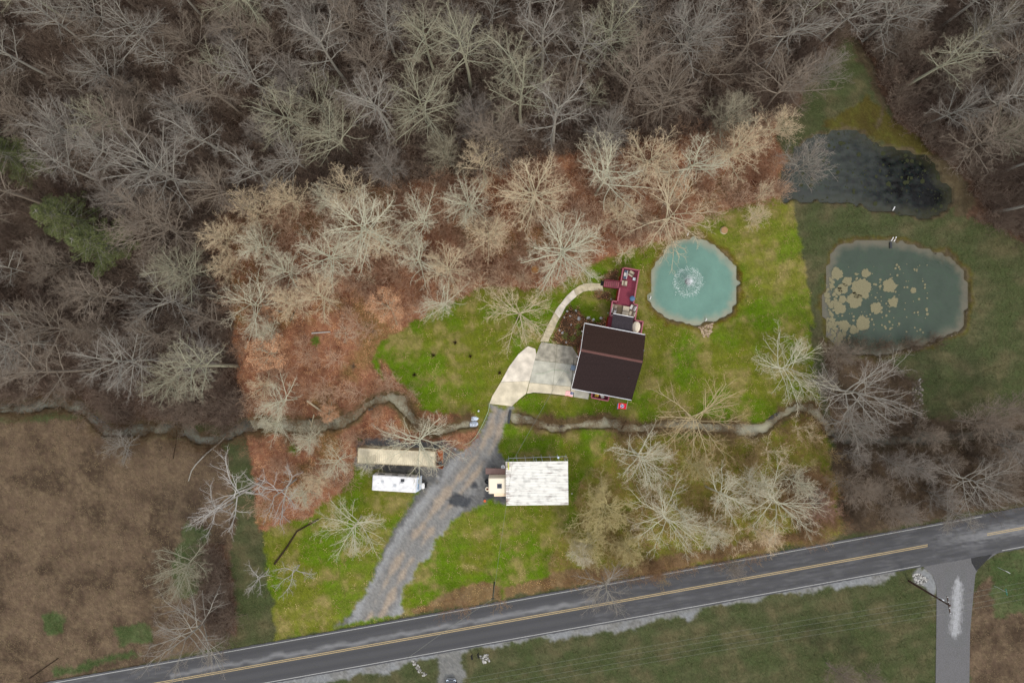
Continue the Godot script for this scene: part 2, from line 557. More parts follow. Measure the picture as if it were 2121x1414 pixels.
			if (id == MUD or id == WETGRASS) and not Geometry2D.is_point_in_polygon(Vector2(x / S + CX, z / S + CY), lot):
				c = Color(c.r * 0.6 + 0.012, c.g * 0.62 + 0.012, c.b * 0.7 + 0.012)
			if m > 0.45:
				c = c.lerp(lin(120, 112, 88), 0.5)
			cols[k] = c
	# soften, then grain
	var soft := cols.duplicate()
	for j in range(1, gh - 1):
		for i in range(1, gw - 1):
			var k := j * gw + i
			var c := (cols[k] * 2.0 + cols[k - 1] + cols[k + 1] + cols[k - gw] + cols[k + gw]) * (1.0 / 6.0)
			soft[k] = c
	for k in N:
		cols[k] = soft[k] * rng.randf_range(1.04, 1.46)
	# normals
	var nor := PackedVector3Array()
	nor.resize(N)
	for j in gh:
		for i in gw:
			var k := j * gw + i
			var dx := heights[k - 1 if i > 0 else k] - heights[k + 1 if i < gw - 1 else k]
			var dz := heights[k - gw if j > 0 else k] - heights[k + gw if j < gh - 1 else k]
			nor[k] = Vector3(dx, 2.0 * CELL, dz).normalized()
	var names := {
		"lawn": [LAWN, VERGE, ROUGH, WETGRASS], "woodland_ground": [WOODS, LEAVES], "dry_field_ground": [FIELD, GREENWEED, TANBRUSH], "meadow_ground": [MEADOW],
		"gravel_driveway": [YARD, DRIVE, DARKGRAVEL, SIDEGRAVEL], "road_shoulder": [SHOULDER], "garden_ground": [BED], "creek_bed": [MUD],
	}
	var where := {}
	for nm in names:
		for z in names[nm]:
			where[z] = nm
	var lists := {}
	for nm in names:
		lists[nm] = PackedInt32Array()
	var look := []
	look.resize(32)
	for z in where:
		look[z] = where[z]
	for j in gh - 1:
		for i in gw - 1:
			var k := j * gw + i
			lists[look[ids[k]]].append(k)
	for nm in lists:
		var remap := PackedInt32Array()
		remap.resize(N)
		remap.fill(-1)
		var b := MB.new()
		b.use_col = true
		var quads: PackedInt32Array = lists[nm]
		for k in quads:
			for q in [k, k + 1, k + gw + 1, k, k + gw + 1, k + gw]:
				var id := remap[q]
				if id < 0:
					id = b.v.size()
					remap[q] = id
					b.v.append(pos[q])
					b.n.append(nor[q])
					b.c.append(cols[q])
				b.ix.append(id)
		setting(nm, b, M.ground if not nm.contains("gravel") and not nm.contains("shoulder") else M.gravel)
	# the land beyond what was surveyed
	var far := MB.new()
	var x0 := (GX0 - CX) * S + 0.1
	var x1 := (GX0 - CX) * S + (gw - 1) * CELL - 0.1
	var z0 := (GY0 - CY) * S + 0.1
	var z1 := (GY0 - CY) * S + (gh - 1) * CELL - 0.1
	for q in [[-600, -600, 600, z0], [-600, z1, 600, 600], [-600, z0, x0, z1], [x1, z0, 600, z1]]:
		far.quad(Vector3(q[0], -0.06, q[1]), Vector3(q[2], -0.06, q[1]), Vector3(q[2], -0.06, q[3]), Vector3(q[0], -0.06, q[3]), Vector3.UP)
	setting("surrounding_land", far, M.far)

func water_sheet(called: String, poly: Array, grow: float, deep: Color, edge: Color, m: Material, shelf := 1.2, ripple := Vector3.ZERO, drop := 0.0, west_tone := Color(0, 0, 0, 0)) -> MeshInstance3D:
	# turbid water: the shallows show their bed
	var inner := flat(poly)
	var outer := Geometry2D.offset_polygon(inner, grow, Geometry2D.JOIN_ROUND)[0]
	var b := MB.new()
	b.use_col = true
	var lo := outer[0]
	var hi := outer[0]
	for p in outer:
		lo = lo.min(p)
		hi = hi.max(p)
	var f := FastNoiseLite.new()
	f.seed = 5
	f.frequency = 0.5
	var step := 0.16 if ripple != Vector3.ZERO else 0.22
	var w := int((hi.x - lo.x) / step) + 2
	var h := int((hi.y - lo.y) / step) + 2
	var map := {}
	var dist := PackedFloat32Array()
	for j in h:
		for i in w:
			var p := lo + Vector2(i, j) * step
			if not Geometry2D.is_point_in_polygon(p, outer):
				continue
			map[j * w + i] = b.v.size()
			var d := 1e9
			for k in inner.size():
				d = minf(d, p.distance_squared_to(Geometry2D.get_closest_point_to_segment(p, inner[k], inner[(k + 1) % inner.size()])))
			d = sqrt(d)
			if not Geometry2D.is_point_in_polygon(p, inner):
				d = 0.0
			var nz := f.get_noise_2d(p.x, p.y)
			var y := WATER - drop + 0.006 * f.get_noise_2d(p.x * 3.0, p.y * 9.0)
			var nn := Vector3.UP
			if ripple != Vector3.ZERO:
				var o := Vector2(p.x - ripple.x, p.y - ripple.z)
				var rad := o.length()
				var amp := 0.10 * exp(-maxf(rad - 2.0, 0.0) * 0.35) * (0.6 + 0.8 * nz)
				var sl := amp * cos(rad * 9.0 + nz * 3.0)
				nn = Vector3(o.x / maxf(rad, 0.01) * sl, 1.0, o.y / maxf(rad, 0.01) * sl)
			nn += Vector3(f.get_noise_2d(p.x * 7.0, p.y * 11.0), 0, f.get_noise_2d(p.x * 11.0 + 50.0, p.y * 7.0)) * 0.10
			var tone := edge.lerp(deep, smoothstep(0.0, shelf, d + nz * 0.7 * shelf * 0.5)) * (1.0 + 0.16 * f.get_noise_2d(p.x * 0.5, p.y * 0.5) + 0.06 * f.get_noise_2d(p.x * 4.0, p.y * 6.0))
			if west_tone.a > 0.0:
				tone = tone.lerp(west_tone, clampf((66.0 - p.x) / 20.0 + f.get_noise_2d(p.x * 0.9, p.y * 1.6) * 0.5, 0.0, 0.8))  # water colour goes greyer towards the west, unevenly by noise
			b.col = tone
			b.vert(Vector3(p.x, y, p.y), nn.normalized())
	for j in h - 1:
		for i in w - 1:
			var k := j * w + i
			if map.has(k) and map.has(k + 1) and map.has(k + w) and map.has(k + w + 1):
				b.face(map[k], map[k + 1], map[k + w + 1], Vector3.UP)
				b.face(map[k], map[k + w + 1], map[k + w], Vector3.UP)
	return setting(called, b, m)

func rounded(list: Array, amp: float, sd: int) -> Array:
	var f := FastNoiseLite.new()
	f.seed = sd
	f.frequency = 0.05
	var out := []
	var n := list.size()
	for k in n:
		var p := []
		for q in [-1, 0, 1, 2]:
			var e: Array = list[(k + q + n) % n]
			p.append(Vector2(e[0], e[1]))
		for t in 5:
			var v: Vector2 = p[1].cubic_interpolate(p[2], p[0], p[3], t / 5.0)
			v += Vector2(f.get_noise_2d(v.x, v.y), f.get_noise_2d(v.y + 300.0, v.x)) * amp
			out.append([v.x, v.y])
	return out

# ---------------------------------------------------------------- trees
func shoot(limbs: MB, twigs: MB, p: Vector3, d: Vector3, length: float, r: float, level: int, K: Dictionary) -> void:
	var top: int = K.levels
	var segs: int = [7, 6, 4, 3, 2, 2][level]
	var sides: int = [7, 5, 4, 3, 3, 3][level]
	var b := limbs if level < K.split else twigs
	var wob: float = K.wobble * [0.25, 0.8, 1.0, 1.1, 1.1, 1.1][level]
	var step := length / segs
	var pts := [p]
	var rads := [r]
	var dirs := [d]
	var end_r: float = r * (K.taper if level < top else 0.45)
	for s in segs:
		d = (d + Vector3(rr(-1, 1), rr(-0.7, 1.0) * 0.6 + (K.lift if level > 0 else 0.0), rr(-1, 1)) * wob).normalized()
		p += d * step
		pts.append(p)
		dirs.append(d)
		rads.append(lerpf(r, end_r, float(s + 1) / segs))
	b.tube(pts, rads, sides, false)
	if level >= top:
		return
	var count: int = K.kids[level]
	count = maxi(1, int(count * rr(0.75, 1.25)))
	var from: float = K.clear if level == 0 else 0.18
	var spin := rr(0, TAU)
	for k in count:
		var t := from + (1.0 - from) * (k + rr(0.1, 0.9)) / count
		if level == 0 and k == count - 1:
			t = 1.0
		var fi := t * segs
		var i := mini(int(fi), segs - 1)
		var q: Vector3 = pts[i].lerp(pts[i + 1], fi - i)
		var dd: Vector3 = dirs[i + 1]
		var rq: float = lerpf(rads[i], rads[i + 1], fi - i)
		spin += 2.4 + rr(-0.5, 0.5)
		var side := dd.cross(Vector3(0.2, 0.15, 1.0) if absf(dd.z) < 0.8 else Vector3.RIGHT).normalized().rotated(dd, spin)
		var ang: float = deg_to_rad(rr(K.angle[0], K.angle[1]) if level == 0 else rr(24, 58))
		if level == 0:
			ang *= lerpf(1.15, 0.55, (t - from) / maxf(1.0 - from, 0.01))
		var nd := (dd * cos(ang) + side * sin(ang)).normalized()
		if level > 0 and nd.y < -0.1:
			nd.y *= 0.3
		var nl: float = length * K.ratio[level] * rr(0.75, 1.2)
		if level == 0:
			nl = K.spread * rr(0.8, 1.15) * lerpf(1.0, 0.85, (t - from) / maxf(1.0 - from, 0.01))
		else:
			nl *= lerpf(1.05, 0.5, t)
		var nr: float = maxf(minf(rq * 0.75, nl * K.thick[mini(level, 3)]), K.least)
		shoot(limbs, twigs, q, nd, nl, nr, level + 1, K)

func kind(height: float, spread: float, opt := {}) -> Dictionary:
	var K := {"height": height, "spread": spread, "levels": 4, "split": 3, "wobble": 0.15, "lift": 0.13, "taper": 0.42, "clear": 0.5, "kids": [14, 9, 6, 5, 0], "angle": [40, 74], "ratio": [1.0, 0.54, 0.52, 0.52], "thick": [0.018, 0.016, 0.014, 0.012], "least": 0.012, "trunk": height * 0.013, "lean": 0.03}
	K.merge(opt, true)
	return K

func grow_tree(K: Dictionary, sd: int, leaf := "") -> Node3D:
	var was := rng.state
	rng.seed = sd
	var limbs := MB.new()
	var twigs := MB.new()
	var stems: int = K.get("stems", 1)
	for s in stems:
		var lean = Vector3(rr(-1, 1), 0, rr(-1, 1)) * K.lean * (3.0 if stems > 1 else 1.0)
		shoot(limbs, twigs, Vector3(rr(-0.2, 0.2) * (stems - 1), -0.25, rr(-0.2, 0.2) * (stems - 1)), (Vector3.UP + lean).normalized(), K.height * K.get("bole", 0.78) * rr(0.9, 1.05), K.trunk / sqrt(stems), 0, K)
	var o := Node3D.new()
	part("trunk", limbs, M.bark_pale, o)
	if leaf != "":
		twigs.use_col = true
		twigs.c.resize(twigs.v.size())
		twigs.c.fill(lin(150, 120, 95))
		var from := twigs.v.duplicate()
		for k in int(K.get("leaves", 5000)):
			var p: Vector3 = from[rng.randi() % from.size()] + Vector3(rr(-1, 1), rr(-1, 1), rr(-1, 1)) * 0.4
			var x := Vector3(rr(-1, 1), rr(-0.4, 0.4), rr(-1, 1)).normalized()
			var y := x.cross(Vector3(rr(-0.5, 0.5), 1, rr(-0.5, 0.5))).normalized()
			var sz := rr(0.05, 0.10)
			twigs.col = lin(214, 170, 134).lerp(lin(172, 122, 90), rng.randf()) if leaf == "brown" else lin(96, 106, 58).lerp(lin(60, 76, 40), rng.randf())
			twigs.quad(p - x * sz, p - y * sz * 0.6, p + x * sz, p + y * sz * 0.6, Vector3.UP + Vector3(rr(-0.5, 0.5), 0, rr(-0.5, 0.5)))
		part("crown", twigs, M.leafy, o)
	else:
		part("crown", twigs, M.twig_pale, o)
	rng.state = was
	return o

func grow_evergreen(sd: int) -> Node3D:
	var was := rng.state
	rng.seed = sd
	var trunk := MB.new()
	var crown := MB.new()
	crown.use_col = true
	trunk.tube([Vector3(0, -0.2, 0), Vector3(0.1, 6, 0), Vector3(0, 12.5, 0.1)], [0.26, 0.18, 0.04], 7, false)
	for k in 130:
		var t := pow(rng.randf(), 0.8)
		var y := 3.0 + 9.6 * t
		var reach := lerpf(4.6, 0.7, pow(t, 1.3)) * rr(0.6, 1.1)
		var a := rr(0, TAU)
		var d := Vector3(cos(a), rr(-0.05, 0.25), sin(a)).normalized()
		var p0 := Vector3(0, y, 0)
		trunk.tube([p0, p0 + d * reach * 0.5 + Vector3(0, 0.1, 0), p0 + d * reach], [0.045, 0.03, 0.012], 3, false)
		for q in int(70 + 30 * reach):
			var f := sqrt(rng.randf())
			var side := d.cross(Vector3.UP)
			var p := p0 + d * reach * f + side * rr(-0.5, 0.5) * (1.15 - f * 0.4) + Vector3(0, rr(-0.12, 0.22), 0)
			var x := (d * 0.6 + Vector3(rr(-1, 1), rr(-0.3, 0.7), rr(-1, 1))).normalized()
			var s := x.cross(Vector3(rr(-1, 1), 1, rr(-1, 1))).normalized()
			var ln := rr(0.10, 0.22)
			crown.col = lin(112, 116, 76).lerp(lin(72, 80, 52), rng.randf())
			crown.tri(p - s * 0.035, p + s * 0.035, p + x * ln, (Vector3.UP + x * 0.3).normalized())
	var o := Node3D.new()
	part("trunk", trunk, M.bark_grey, o)
	part("crown", crown, M.leafy, o)
	rng.state = was
	return o

var protos := {}
var tree_spots := []

func number_words(k: int) -> String:
	var ones := ["zero", "one", "two", "three", "four", "five", "six", "seven", "eight", "nine", "ten", "eleven", "twelve", "thirteen", "fourteen", "fifteen", "sixteen", "seventeen", "eighteen", "nineteen"]
	var tens := ["", "", "twenty", "thirty", "forty", "fifty", "sixty", "seventy", "eighty", "ninety"]
	if k < 20:
		return ones[k]
	if k > 99:
		return "a hundred"
	return tens[k / 10] + ("-" + ones[k % 10] if k % 10 else "")

func place_words(px: float, py: float) -> String:
	return "%s percent across and %s percent down the photo" % [number_words(roundi(px / 21.21)), number_words(roundi(py / 14.14))]

func plant(proto: String, px: float, py: float, size := 1.0, tone := "pale", label := "", group := "bare trees in the woods", turn := -1.0) -> Node3D:
	var o: Node3D = protos[proto].duplicate()
	var nm := "bare_tree"
	if proto == "cedar":
		nm = "evergreen_tree"
	elif proto.begins_with("beech"):
		nm = "brown_leaved_tree"
	put(o, nm)
	var w := at(px, py)
	o.position = Vector3(w.x, ground_y(w.x, w.z), w.z)
	o.rotation.y = rr(0, TAU) if turn < 0.0 else turn
	o.scale = Vector3.ONE * size
	tree_spots.append(Vector3(px, py, size * (1.5 if proto == "cedar" else 1.0)))
	tag(o, label, "tree", group)
	if proto != "cedar":
		for ch in o.get_children():
			if String(ch.name) == "trunk":
				ch.material_override = M["bark_" + tone]
			elif not proto.begins_with("beech"):
				ch.material_override = M["twig_" + tone]
	return o

func make_protos() -> void:
	protos["oak"] = grow_tree(kind(15, 6.3), 101)
	protos["oak_b"] = grow_tree(kind(16, 5.9, {"kids": [12, 9, 6, 5, 0], "wobble": 0.21}), 102)
	protos["oak_c"] = grow_tree(kind(17, 6.9, {"kids": [17, 9, 6, 5, 0], "clear": 0.42}), 103)
	protos["broad"] = grow_tree(kind(14, 7.8, {"kids": [17, 9, 6, 5, 0], "clear": 0.32, "angle": [50, 80], "lift": 0.10}), 104)
	protos["fine"] = grow_tree(kind(13, 5.4, {"kids": [15, 9, 7, 5, 0], "clear": 0.3, "angle": [32, 62], "thick": [0.017, 0.015, 0.013, 0.012], "wobble": 0.10}), 105)
	protos["white"] = grow_tree(kind(18, 8.0, {"kids": [8, 7, 6, 4, 0], "clear": 0.34, "thick": [0.030, 0.026, 0.020, 0.015], "wobble": 0.28, "angle": [45, 85], "split": 4}), 106)
	protos["tall"] = grow_tree(kind(23, 5.2, {"kids": [15, 9, 6, 5, 0], "clear": 0.58, "trunk": 0.26}), 107)
	protos["tall_b"] = grow_tree(kind(22, 5.8, {"kids": [13, 9, 6, 5, 0], "clear": 0.6, "trunk": 0.28, "wobble": 0.2}), 108)
	protos["slim"] = grow_tree(kind(17, 3.4, {"kids": [13, 7, 5, 4, 0], "clear": 0.42, "trunk": 0.13, "angle": [32, 65]}), 109)
	protos["haze"] = grow_tree(kind(12, 5.0, {"kids": [16, 10, 7, 5, 0], "clear": 0.22, "thick": [0.014, 0.013, 0.011, 0.010], "least": 0.010, "wobble": 0.11, "angle": [28, 62], "split": 2}), 110)
	protos["orchard"] = grow_tree(kind(6.5, 4.2, {"kids": [12, 10, 7, 5, 0], "clear": 0.22, "wobble": 0.40, "angle": [55, 85], "lift": 0.05, "stems": 2, "split": 2, "trunk": 0.2}), 111)
	protos["sapling"] = grow_tree(kind(7, 2.9, {"kids": [10, 7, 5, 4, 0], "clear": 0.2, "trunk": 0.05, "thick": [0.015, 0.014, 0.012, 0.011], "least": 0.010}), 112)
	protos["oak_d"] = grow_tree(kind(18, 6.6, {"kids": [20, 9, 6, 5, 0], "clear": 0.4, "angle": [36, 66], "wobble": 0.12}), 115)
	protos["beech"] = grow_tree(kind(8, 4.2, {"kids": [13, 8, 7, 0, 0], "levels": 3, "clear": 0.2, "trunk": 0.1, "leaves": 5200}), 113, "brown")
	protos["cedar"] = grow_evergreen(114)

func crown_at(px: float, py: float, h: float) -> Vector2:  # where a tree stands whose crown, at height h, shows at this place
	var k := (CAM - h) / CAM
	return Vector2(CX + (px - CX) * k, CY + (py - CY) * k)

func build_trees() -> void:
	make_protos()
	# single trees: kind, crown centre and its height, size, tone, label
	var L := [
		["oak_c", 752, 470, 10, 1.1, "pale", "big pale lichen-grey tree, widest crown in northwest of the lot's woods"],
		["oak", 680, 528, 8, 0.95, "pale", "pale bare tree just southwest of the lot's widest northwest crown"],
		["oak_b", 878, 452, 11, 0.85, "pale", "pale forked bare tree on the lot's north side, 41% across the photo"],
		["oak", 975, 415, 10, 0.85, "pale", "round pale bare crown in the lot's north woods, 46% across the photo"],
		["oak_c", 1110, 400, 10, 1.05, "tan", "wide tan bare crown in the lot's north woods, 52% across the photo"],
		["oak_c", 1165, 520, 9, 1.1, "pale", "wide pale tree northwest of the red deck, beside the orange stump"],
		["fine", 1010, 485, 8, 0.95, "tan", "upright tan bare tree in the lot's woods, 48% across, 34% down photo"],
		["oak_b", 1255, 365, 11, 1.1, "pale", "strong-limbed pale tree on the lot's north side, north of the red deck"],
		["oak", 1345, 320, 10, 0.95, "tan", "tan bare tree in the lot's north woods, 63% across the photo"],
		["oak_b", 1430, 330, 10, 0.95, "pale", "pale bare tree in the lot's north woods, 67% across the photo"],
		["fine", 1535, 305, 9, 1.05, "tan", "dense tan bare tree close to the lot's northeast corner"],
		["broad", 1395, 440, 9, 0.95, "tan", "cream bare tree whose twigs hang over the round teal pond"],
		["fine", 1285, 440, 8, 0.8, "tan", "cream bare tree between red deck and north woods, 61% across the photo"],
		["oak", 930, 565, 8, 0.8, "tan", "tan bare tree at south end of lot's woods, 44% across the photo"],
		["sapling", 990, 590, 5, 1.1, "tan", "small tan bare tree at the woods' edge, north of the oval lawn"],
		["oak_b", 860, 545, 9, 0.8, "pale", "pale bare tree in the lot's woods, 41% across and 39% down photo"],
		["fine", 530, 505, 8, 0.85, "pale", "pale bare tree close to the lot's northwest corner"],
		["broad", 520, 632, 9, 0.75, "pale", "pale bare tree on the lot's west line, 45% down the photo"],
		["oak", 665, 620, 8, 0.8, "tan", "tan bare tree north of the open rust leaf litter"],
		["oak_b", 800, 520, 8, 0.75, "tan", "tan bare tree south of the lot's widest northwest crown"],
		["oak", 600, 570, 7, 0.7, "pale", "pale bare tree in west of the lot's woods, 28% across the photo"],
		["oak_b", 590, 832, 8, 0.7, "pale", "pale bare tree just north of the creek, west of the fallen log"],
		["broad", 1075, 650, 5, 0.78, "tan", "spreading tan tree between oval lawn and curved concrete path"],
		["oak_b", 925, 632, 8, 0.72, "pale", "pale bare tree whose twigs hang over the oval lawn's north side"],
		["broad", 865, 915, 7, 0.85, "pale", "pale spreading tree over the cream shipping container"],
		["oak", 760, 960, 7, 0.4, "pale", "small pale tree at west end of the shipping container"],
		["white", 500, 1020, 9, 0.85, "white", "white-barked tree on the lot's west line, south of the creek"],
		["white", 585, 1010, 9, 0.72, "white", "white-barked tree inside lot's west line, west of the white camper"],
		["broad", 735, 1085, 6, 0.72, "pale", "pale spreading tree on lawn west of the gravel drive"],
		["white", 610, 1180, 5, 0.45, "white", "small white-limbed tree on lawn by the lot's southwest line"],
		["white", 545, 1190, 6, 0.38, "white", "thin white-limbed tree crossing the lot's southwest line"],
		["oak", 700, 950, 7, 0.55, "pale", "small pale tree between west creek bend and the container"],
		["broad", 1452, 870, 9, 0.98, "cream", "big cream-limbed tree arching over the creek east of the house"],
		["oak", 1325, 945, 9, 0.95, "pale", "pale tree south of creek, southeast of the red and blue flag"],
		["oak_b", 1492, 1030, 9, 0.85, "pale", "leaning pale tree in south lawn, 70% across and 73% down photo"],
		["broad", 1615, 1045, 9, 0.85, "pale", "pale tree in the lot's southeast corner, 76% across the photo"],
		["broad", 1385, 1080, 9, 0.85, "pale", "pale white-limbed tree beside the road, 65% across the photo"],
		["oak_b", 1415, 1060, 10, 0.6, "pale", "smaller pale tree just east of the white-limbed roadside tree"],
		["orchard", 1255, 1060, 4, 1.25, "moss", "tangled tan tree southeast of the corrugated carport"],
		["orchard", 1225, 1120, 4, 1.0, "moss", "low tangled tan tree near the road, south of the carport lawn"],
		["orchard", 1300, 1140, 4, 0.85, "moss", "low tangled tan tree by the road, 61% across the photo"],
		["broad", 1635, 765, 8, 0.82, "pale", "pale bare tree on lot's east line, south of the ponds"],
		["fine", 1560, 450, 5, 0.55, "tan", "small leaning tan tree northeast of the teal pond"],
		["sapling", 1660, 890, 4, 1.0, "tan", "small tan tree inside the last creek bend"],
		["fine", 1690, 1050, 6, 0.7, "pink", "pinkish bare tree in the lot's southeast corner"],
		["sapling", 1600, 940, 4, 1.2, "tan", "small tan tree south of creek, 75% across the photo"],
		["sapling", 1530, 1120, 4, 1.1, "tan", "small tan tree beside the road, 72% across the photo"],
		["broad", 1255, 1215, 7, 0.62, "grey", "grey bare tree whose limbs overhang the road, 59% across the photo"],
		["haze", 1515, 1180, 6, 0.5, "grey", "small dense grey crown over the road, 71% across the photo"],
		["broad", 1785, 815, 9, 1.12, "grey", "big grey spreading tree south of the algae-covered pond"],
		["fine", 1770, 880, 8, 0.9, "grey", "grey bare tree over the creek, just east of the lot"],
		["haze", 1740, 735, 6, 0.8, "brown", "brown hazy tree at southwest shore of the algae pond"],
		["haze", 2030, 880, 6, 1.1, "brown", "dense brown-grey tree by the creek near the photo's east side"],
		["haze", 2095, 850, 6, 0.9, "brown", "brown-grey tree north of creek, easternmost of the creekside trees"],
		["broad", 2030, 1000, 9, 0.85, "grey", "grey leaning tree north of the road junction"],
		["oak_b", 1985, 1065, 9, 0.6, "grey", "small grey tree beside the road, west of the junction tree"],
		["haze", 1765, 1000, 5, 0.95, "brown", "brown-grey tree outside the lot's southeast line"],
		["haze", 1850, 1055, 5, 0.85, "brown", "low brown-grey tree north of the road, 87% across the photo"],
		["haze", 1845, 955, 4, 0.7, "grey", "low grey tree south of the creek, 87% across the photo"],
		["broad", 395, 1315, 8, 0.95, "grey", "big grey tree beside the road in the southwest"],
		["white", 455, 1055, 8, 0.6, "greywhite", "grey-white tree west of the lot, south of the creek"],
		["oak", 265, 925, 6, 0.55, "grey", "small grey tree on the south bank of the west creek"],
		["fine", 1672, 340, 7, 0.95, "grey", "grey-tan tree overhanging west end of the dark pond"],
		["haze", 1725, 1385, 3, 0.7, "brown", "grey-brown bare tree on the southern meadow, westernmost there"],
		["haze", 1800, 1400, 3, 0.6, "brown", "grey-brown bare tree on the southern meadow near the side road"],
		["tall", 960, 95, 16, 1.1, "lichen", "dense yellowish-grey crown in the north woods, 45% across the photo"],
		["oak_c", 1270, 60, 12, 1.0, "lichen", "yellowish-grey tree in north woods, 60% across the photo's north margin"],
		["oak_c", 310, 350, 12, 1.15, "grey", "wide grey crown in the west woods, east of the evergreens"],
		["broad", 650, 205, 12, 0.85, "lichen", "pale forked tree in the north woods, 31% across, 14% down photo"],
		["broad", 330, 620, 10, 0.85, "grey", "grey tree in the west woods, 16% across, 44% down photo"],
	]
	for t in L:
		var b := crown_at(t[1], t[2], t[3] * t[4] * (1.0 if t[3] > 6 else 1.0))
		plant(t[0], b.x, b.y, t[4], t[5], t[6], "")
	for t in [[1440, 965, 0.6], [1560, 1000, 0.7], [1350, 1010, 0.6], [1480, 1105, 0.6], [1585, 1110, 0.6], [1690, 965, 0.6], [1570, 915, 0.55], [1205, 1150, 0.6], [1655, 1000, 0.6]]:
		var b := crown_at(t[0], t[1], 5.0)
		plant(["fine", "haze", "sapling", "fine"][int(t[0]) / 5 % 4], b.x, b.y, t[2] * 1.1, ["tan", "moss", "pale"][int(t[1]) / 5 % 3], "small bare tree in the southeast lawn, %s" % place_words(t[0], t[1]), "small trees in the southeast lawn")
	for t in [["fine", 545, 690, 0.6, "pale"], ["oak", 535, 800, 0.5, "tan"], ["fine", 630, 915, 0.6, "pale"], ["sapling", 690, 935, 0.9, "tan"], ["oak_b", 560, 880, 0.55, "pale"], ["fine", 650, 1000, 0.6, "tan"], ["sapling", 700, 690, 0.8, "pale"], ["fine", 620, 1030, 0.6, "pale"]]:
		var b := crown_at(t[1], t[2], 6.0)
		plant(t[0], b.x, b.y, t[3], t[4], "small bare tree in the lot's west, %s" % place_words(t[1], t[2]), "small trees in the lot's west")
	for t in [[1900, 965, 0.8], [1960, 1030, 0.7], [1700, 1040, 0.5], [2085, 1010, 0.8], [2110, 930, 0.9], [1825, 1020, 0.7], [1900, 1075, 0.55], [1935, 900, 0.7], [2065, 955, 0.8], [1790, 945, 0.6], [1720, 790, 0.6], [1985, 960, 0.6]]:
		var b := crown_at(t[0], t[1], 6.0)
		plant("haze", b.x, b.y, t[2], ["grey", "brown"][int(t[0]) / 5 % 2], "hazy bare tree by the east creek, %s" % place_words(t[0], t[1]), "bare trees by the east creek")
	for t in [[575, 730, 0.9, "orange-brown leafy tree by the lot's west line"], [812, 640, 0.85, "orange-brown leafy tree at the west side of the oval lawn"], [565, 655, 0.5, "small orange-brown leafy tree north of the dark ditch"], [690, 850, 0.45, "small tan-leaved tree overhanging the creek"], [1395, 395, 0.5, "small tan-leaved tree in the lot's north woods"]]:
		plant("beech", t[0], t[1], t[2], "pale", t[3], "")
	plant("cedar", 272, 524, 1.2, "grey", "large green evergreen tree in the west woods, south of the other", "evergreens in the west woods")
	plant("cedar", 196, 470, 1.1, "grey", "green evergreen tree touching the large evergreen's northwest side", "evergreens in the west woods")
	plant("cedar", 92, 350, 1.0, "grey", "green evergreen tree cut by the photo's west side", "evergreens in the west woods")
	# the woods between them
	var outside := ["oak", "oak_b", "oak_c", "tall", "tall_b", "oak_d", "tall_b", "slim", "haze", "fine", "tall"]
	var inside := ["oak", "oak_b", "fine", "slim", "sapling", "fine"]
	var said := {}
	var n := 0
	var tries := 0
	while n < 188 and tries < 60000:
		tries += 1
		var px := rr(-30, 2150)
		var py := rr(-30, 1150)
		var id := zone_at(px, py)
		if not (id == WOODS or id == LEAVES):
			continue
		var own := id == LEAVES
		if own and py > 640:
			continue
		if px < 540 and py > 775 and py < 930:
			continue
		var near := 65.0 if not own else 79.0
		if px > 1700 and py > 620:
			near = 80.0
		var ok := true
		for s in tree_spots:
			if Vector2(s.x - px, s.y - py).length() < near * clampf(s.z, 0.55, 1.3):
				ok = false
				break
		if not ok:
			continue
		var p: String = (inside if own else outside)[rng.randi() % (6 if own else 11)]
		var tone: String = ["pale", "tan", "tan"][rng.randi() % 3] if own else ["grey", "brown", "grey", "lichen", "brown"][rng.randi() % 5]
		var size := rr(0.78, 1.12) if not own else rr(0.6, 0.85)
		var words := {"oak": "round-crowned", "oak_b": "crooked-limbed", "oak_c": "wide-crowned", "tall": "tall long-trunked", "tall_b": "tall thick-trunked", "slim": "slender", "oak_d": "many-limbed", "haze": "fine-twigged", "fine": "upright", "sapling": "small"}
		var tw := {"pale": "pale", "tan": "tan", "grey": "grey", "brown": "brownish", "lichen": "yellowish-grey"}
		var seen := Vector2(CX + (px - CX) * 1.1, CY + (py - CY) * 1.1)
		var label := "%s %s bare tree, %s" % [words[p], tw[tone], place_words(clampf(seen.x, 0, 2121), clampf(seen.y, 0, 1414))]
		if said.has(label):
			continue
		said[label] = true
		n += 1
		plant(p, px, py, size, tone, label, "bare trees in the lot's woods" if own else "bare trees in the surrounding woods")
	for p in protos:
		protos[p].free()

func scatter(called: String, mesh: Mesh, material: Material, spots: PackedFloat32Array, label: String, category: String) -> void:
	var mm := MultiMesh.new()
	mm.transform_format = MultiMesh.TRANSFORM_3D
	mm.use_colors = true
	mm.mesh = mesh
	mm.instance_count = spots.size() / 16
	mm.buffer = spots
	var o := MultiMeshInstance3D.new()
	o.multimesh = mm
	o.material_override = material
	put(o, called)
	tag(o, label, category, "", "stuff")

func row(buf: PackedFloat32Array, t: Basis, o: Vector3, c: Color) -> void:
	buf.append_array(PackedFloat32Array([t.x.x, t.y.x, t.z.x, o.x, t.x.y, t.y.y, t.z.y, o.y, t.x.z, t.y.z, t.z.z, o.z, c.r, c.g, c.b, 1.0]))

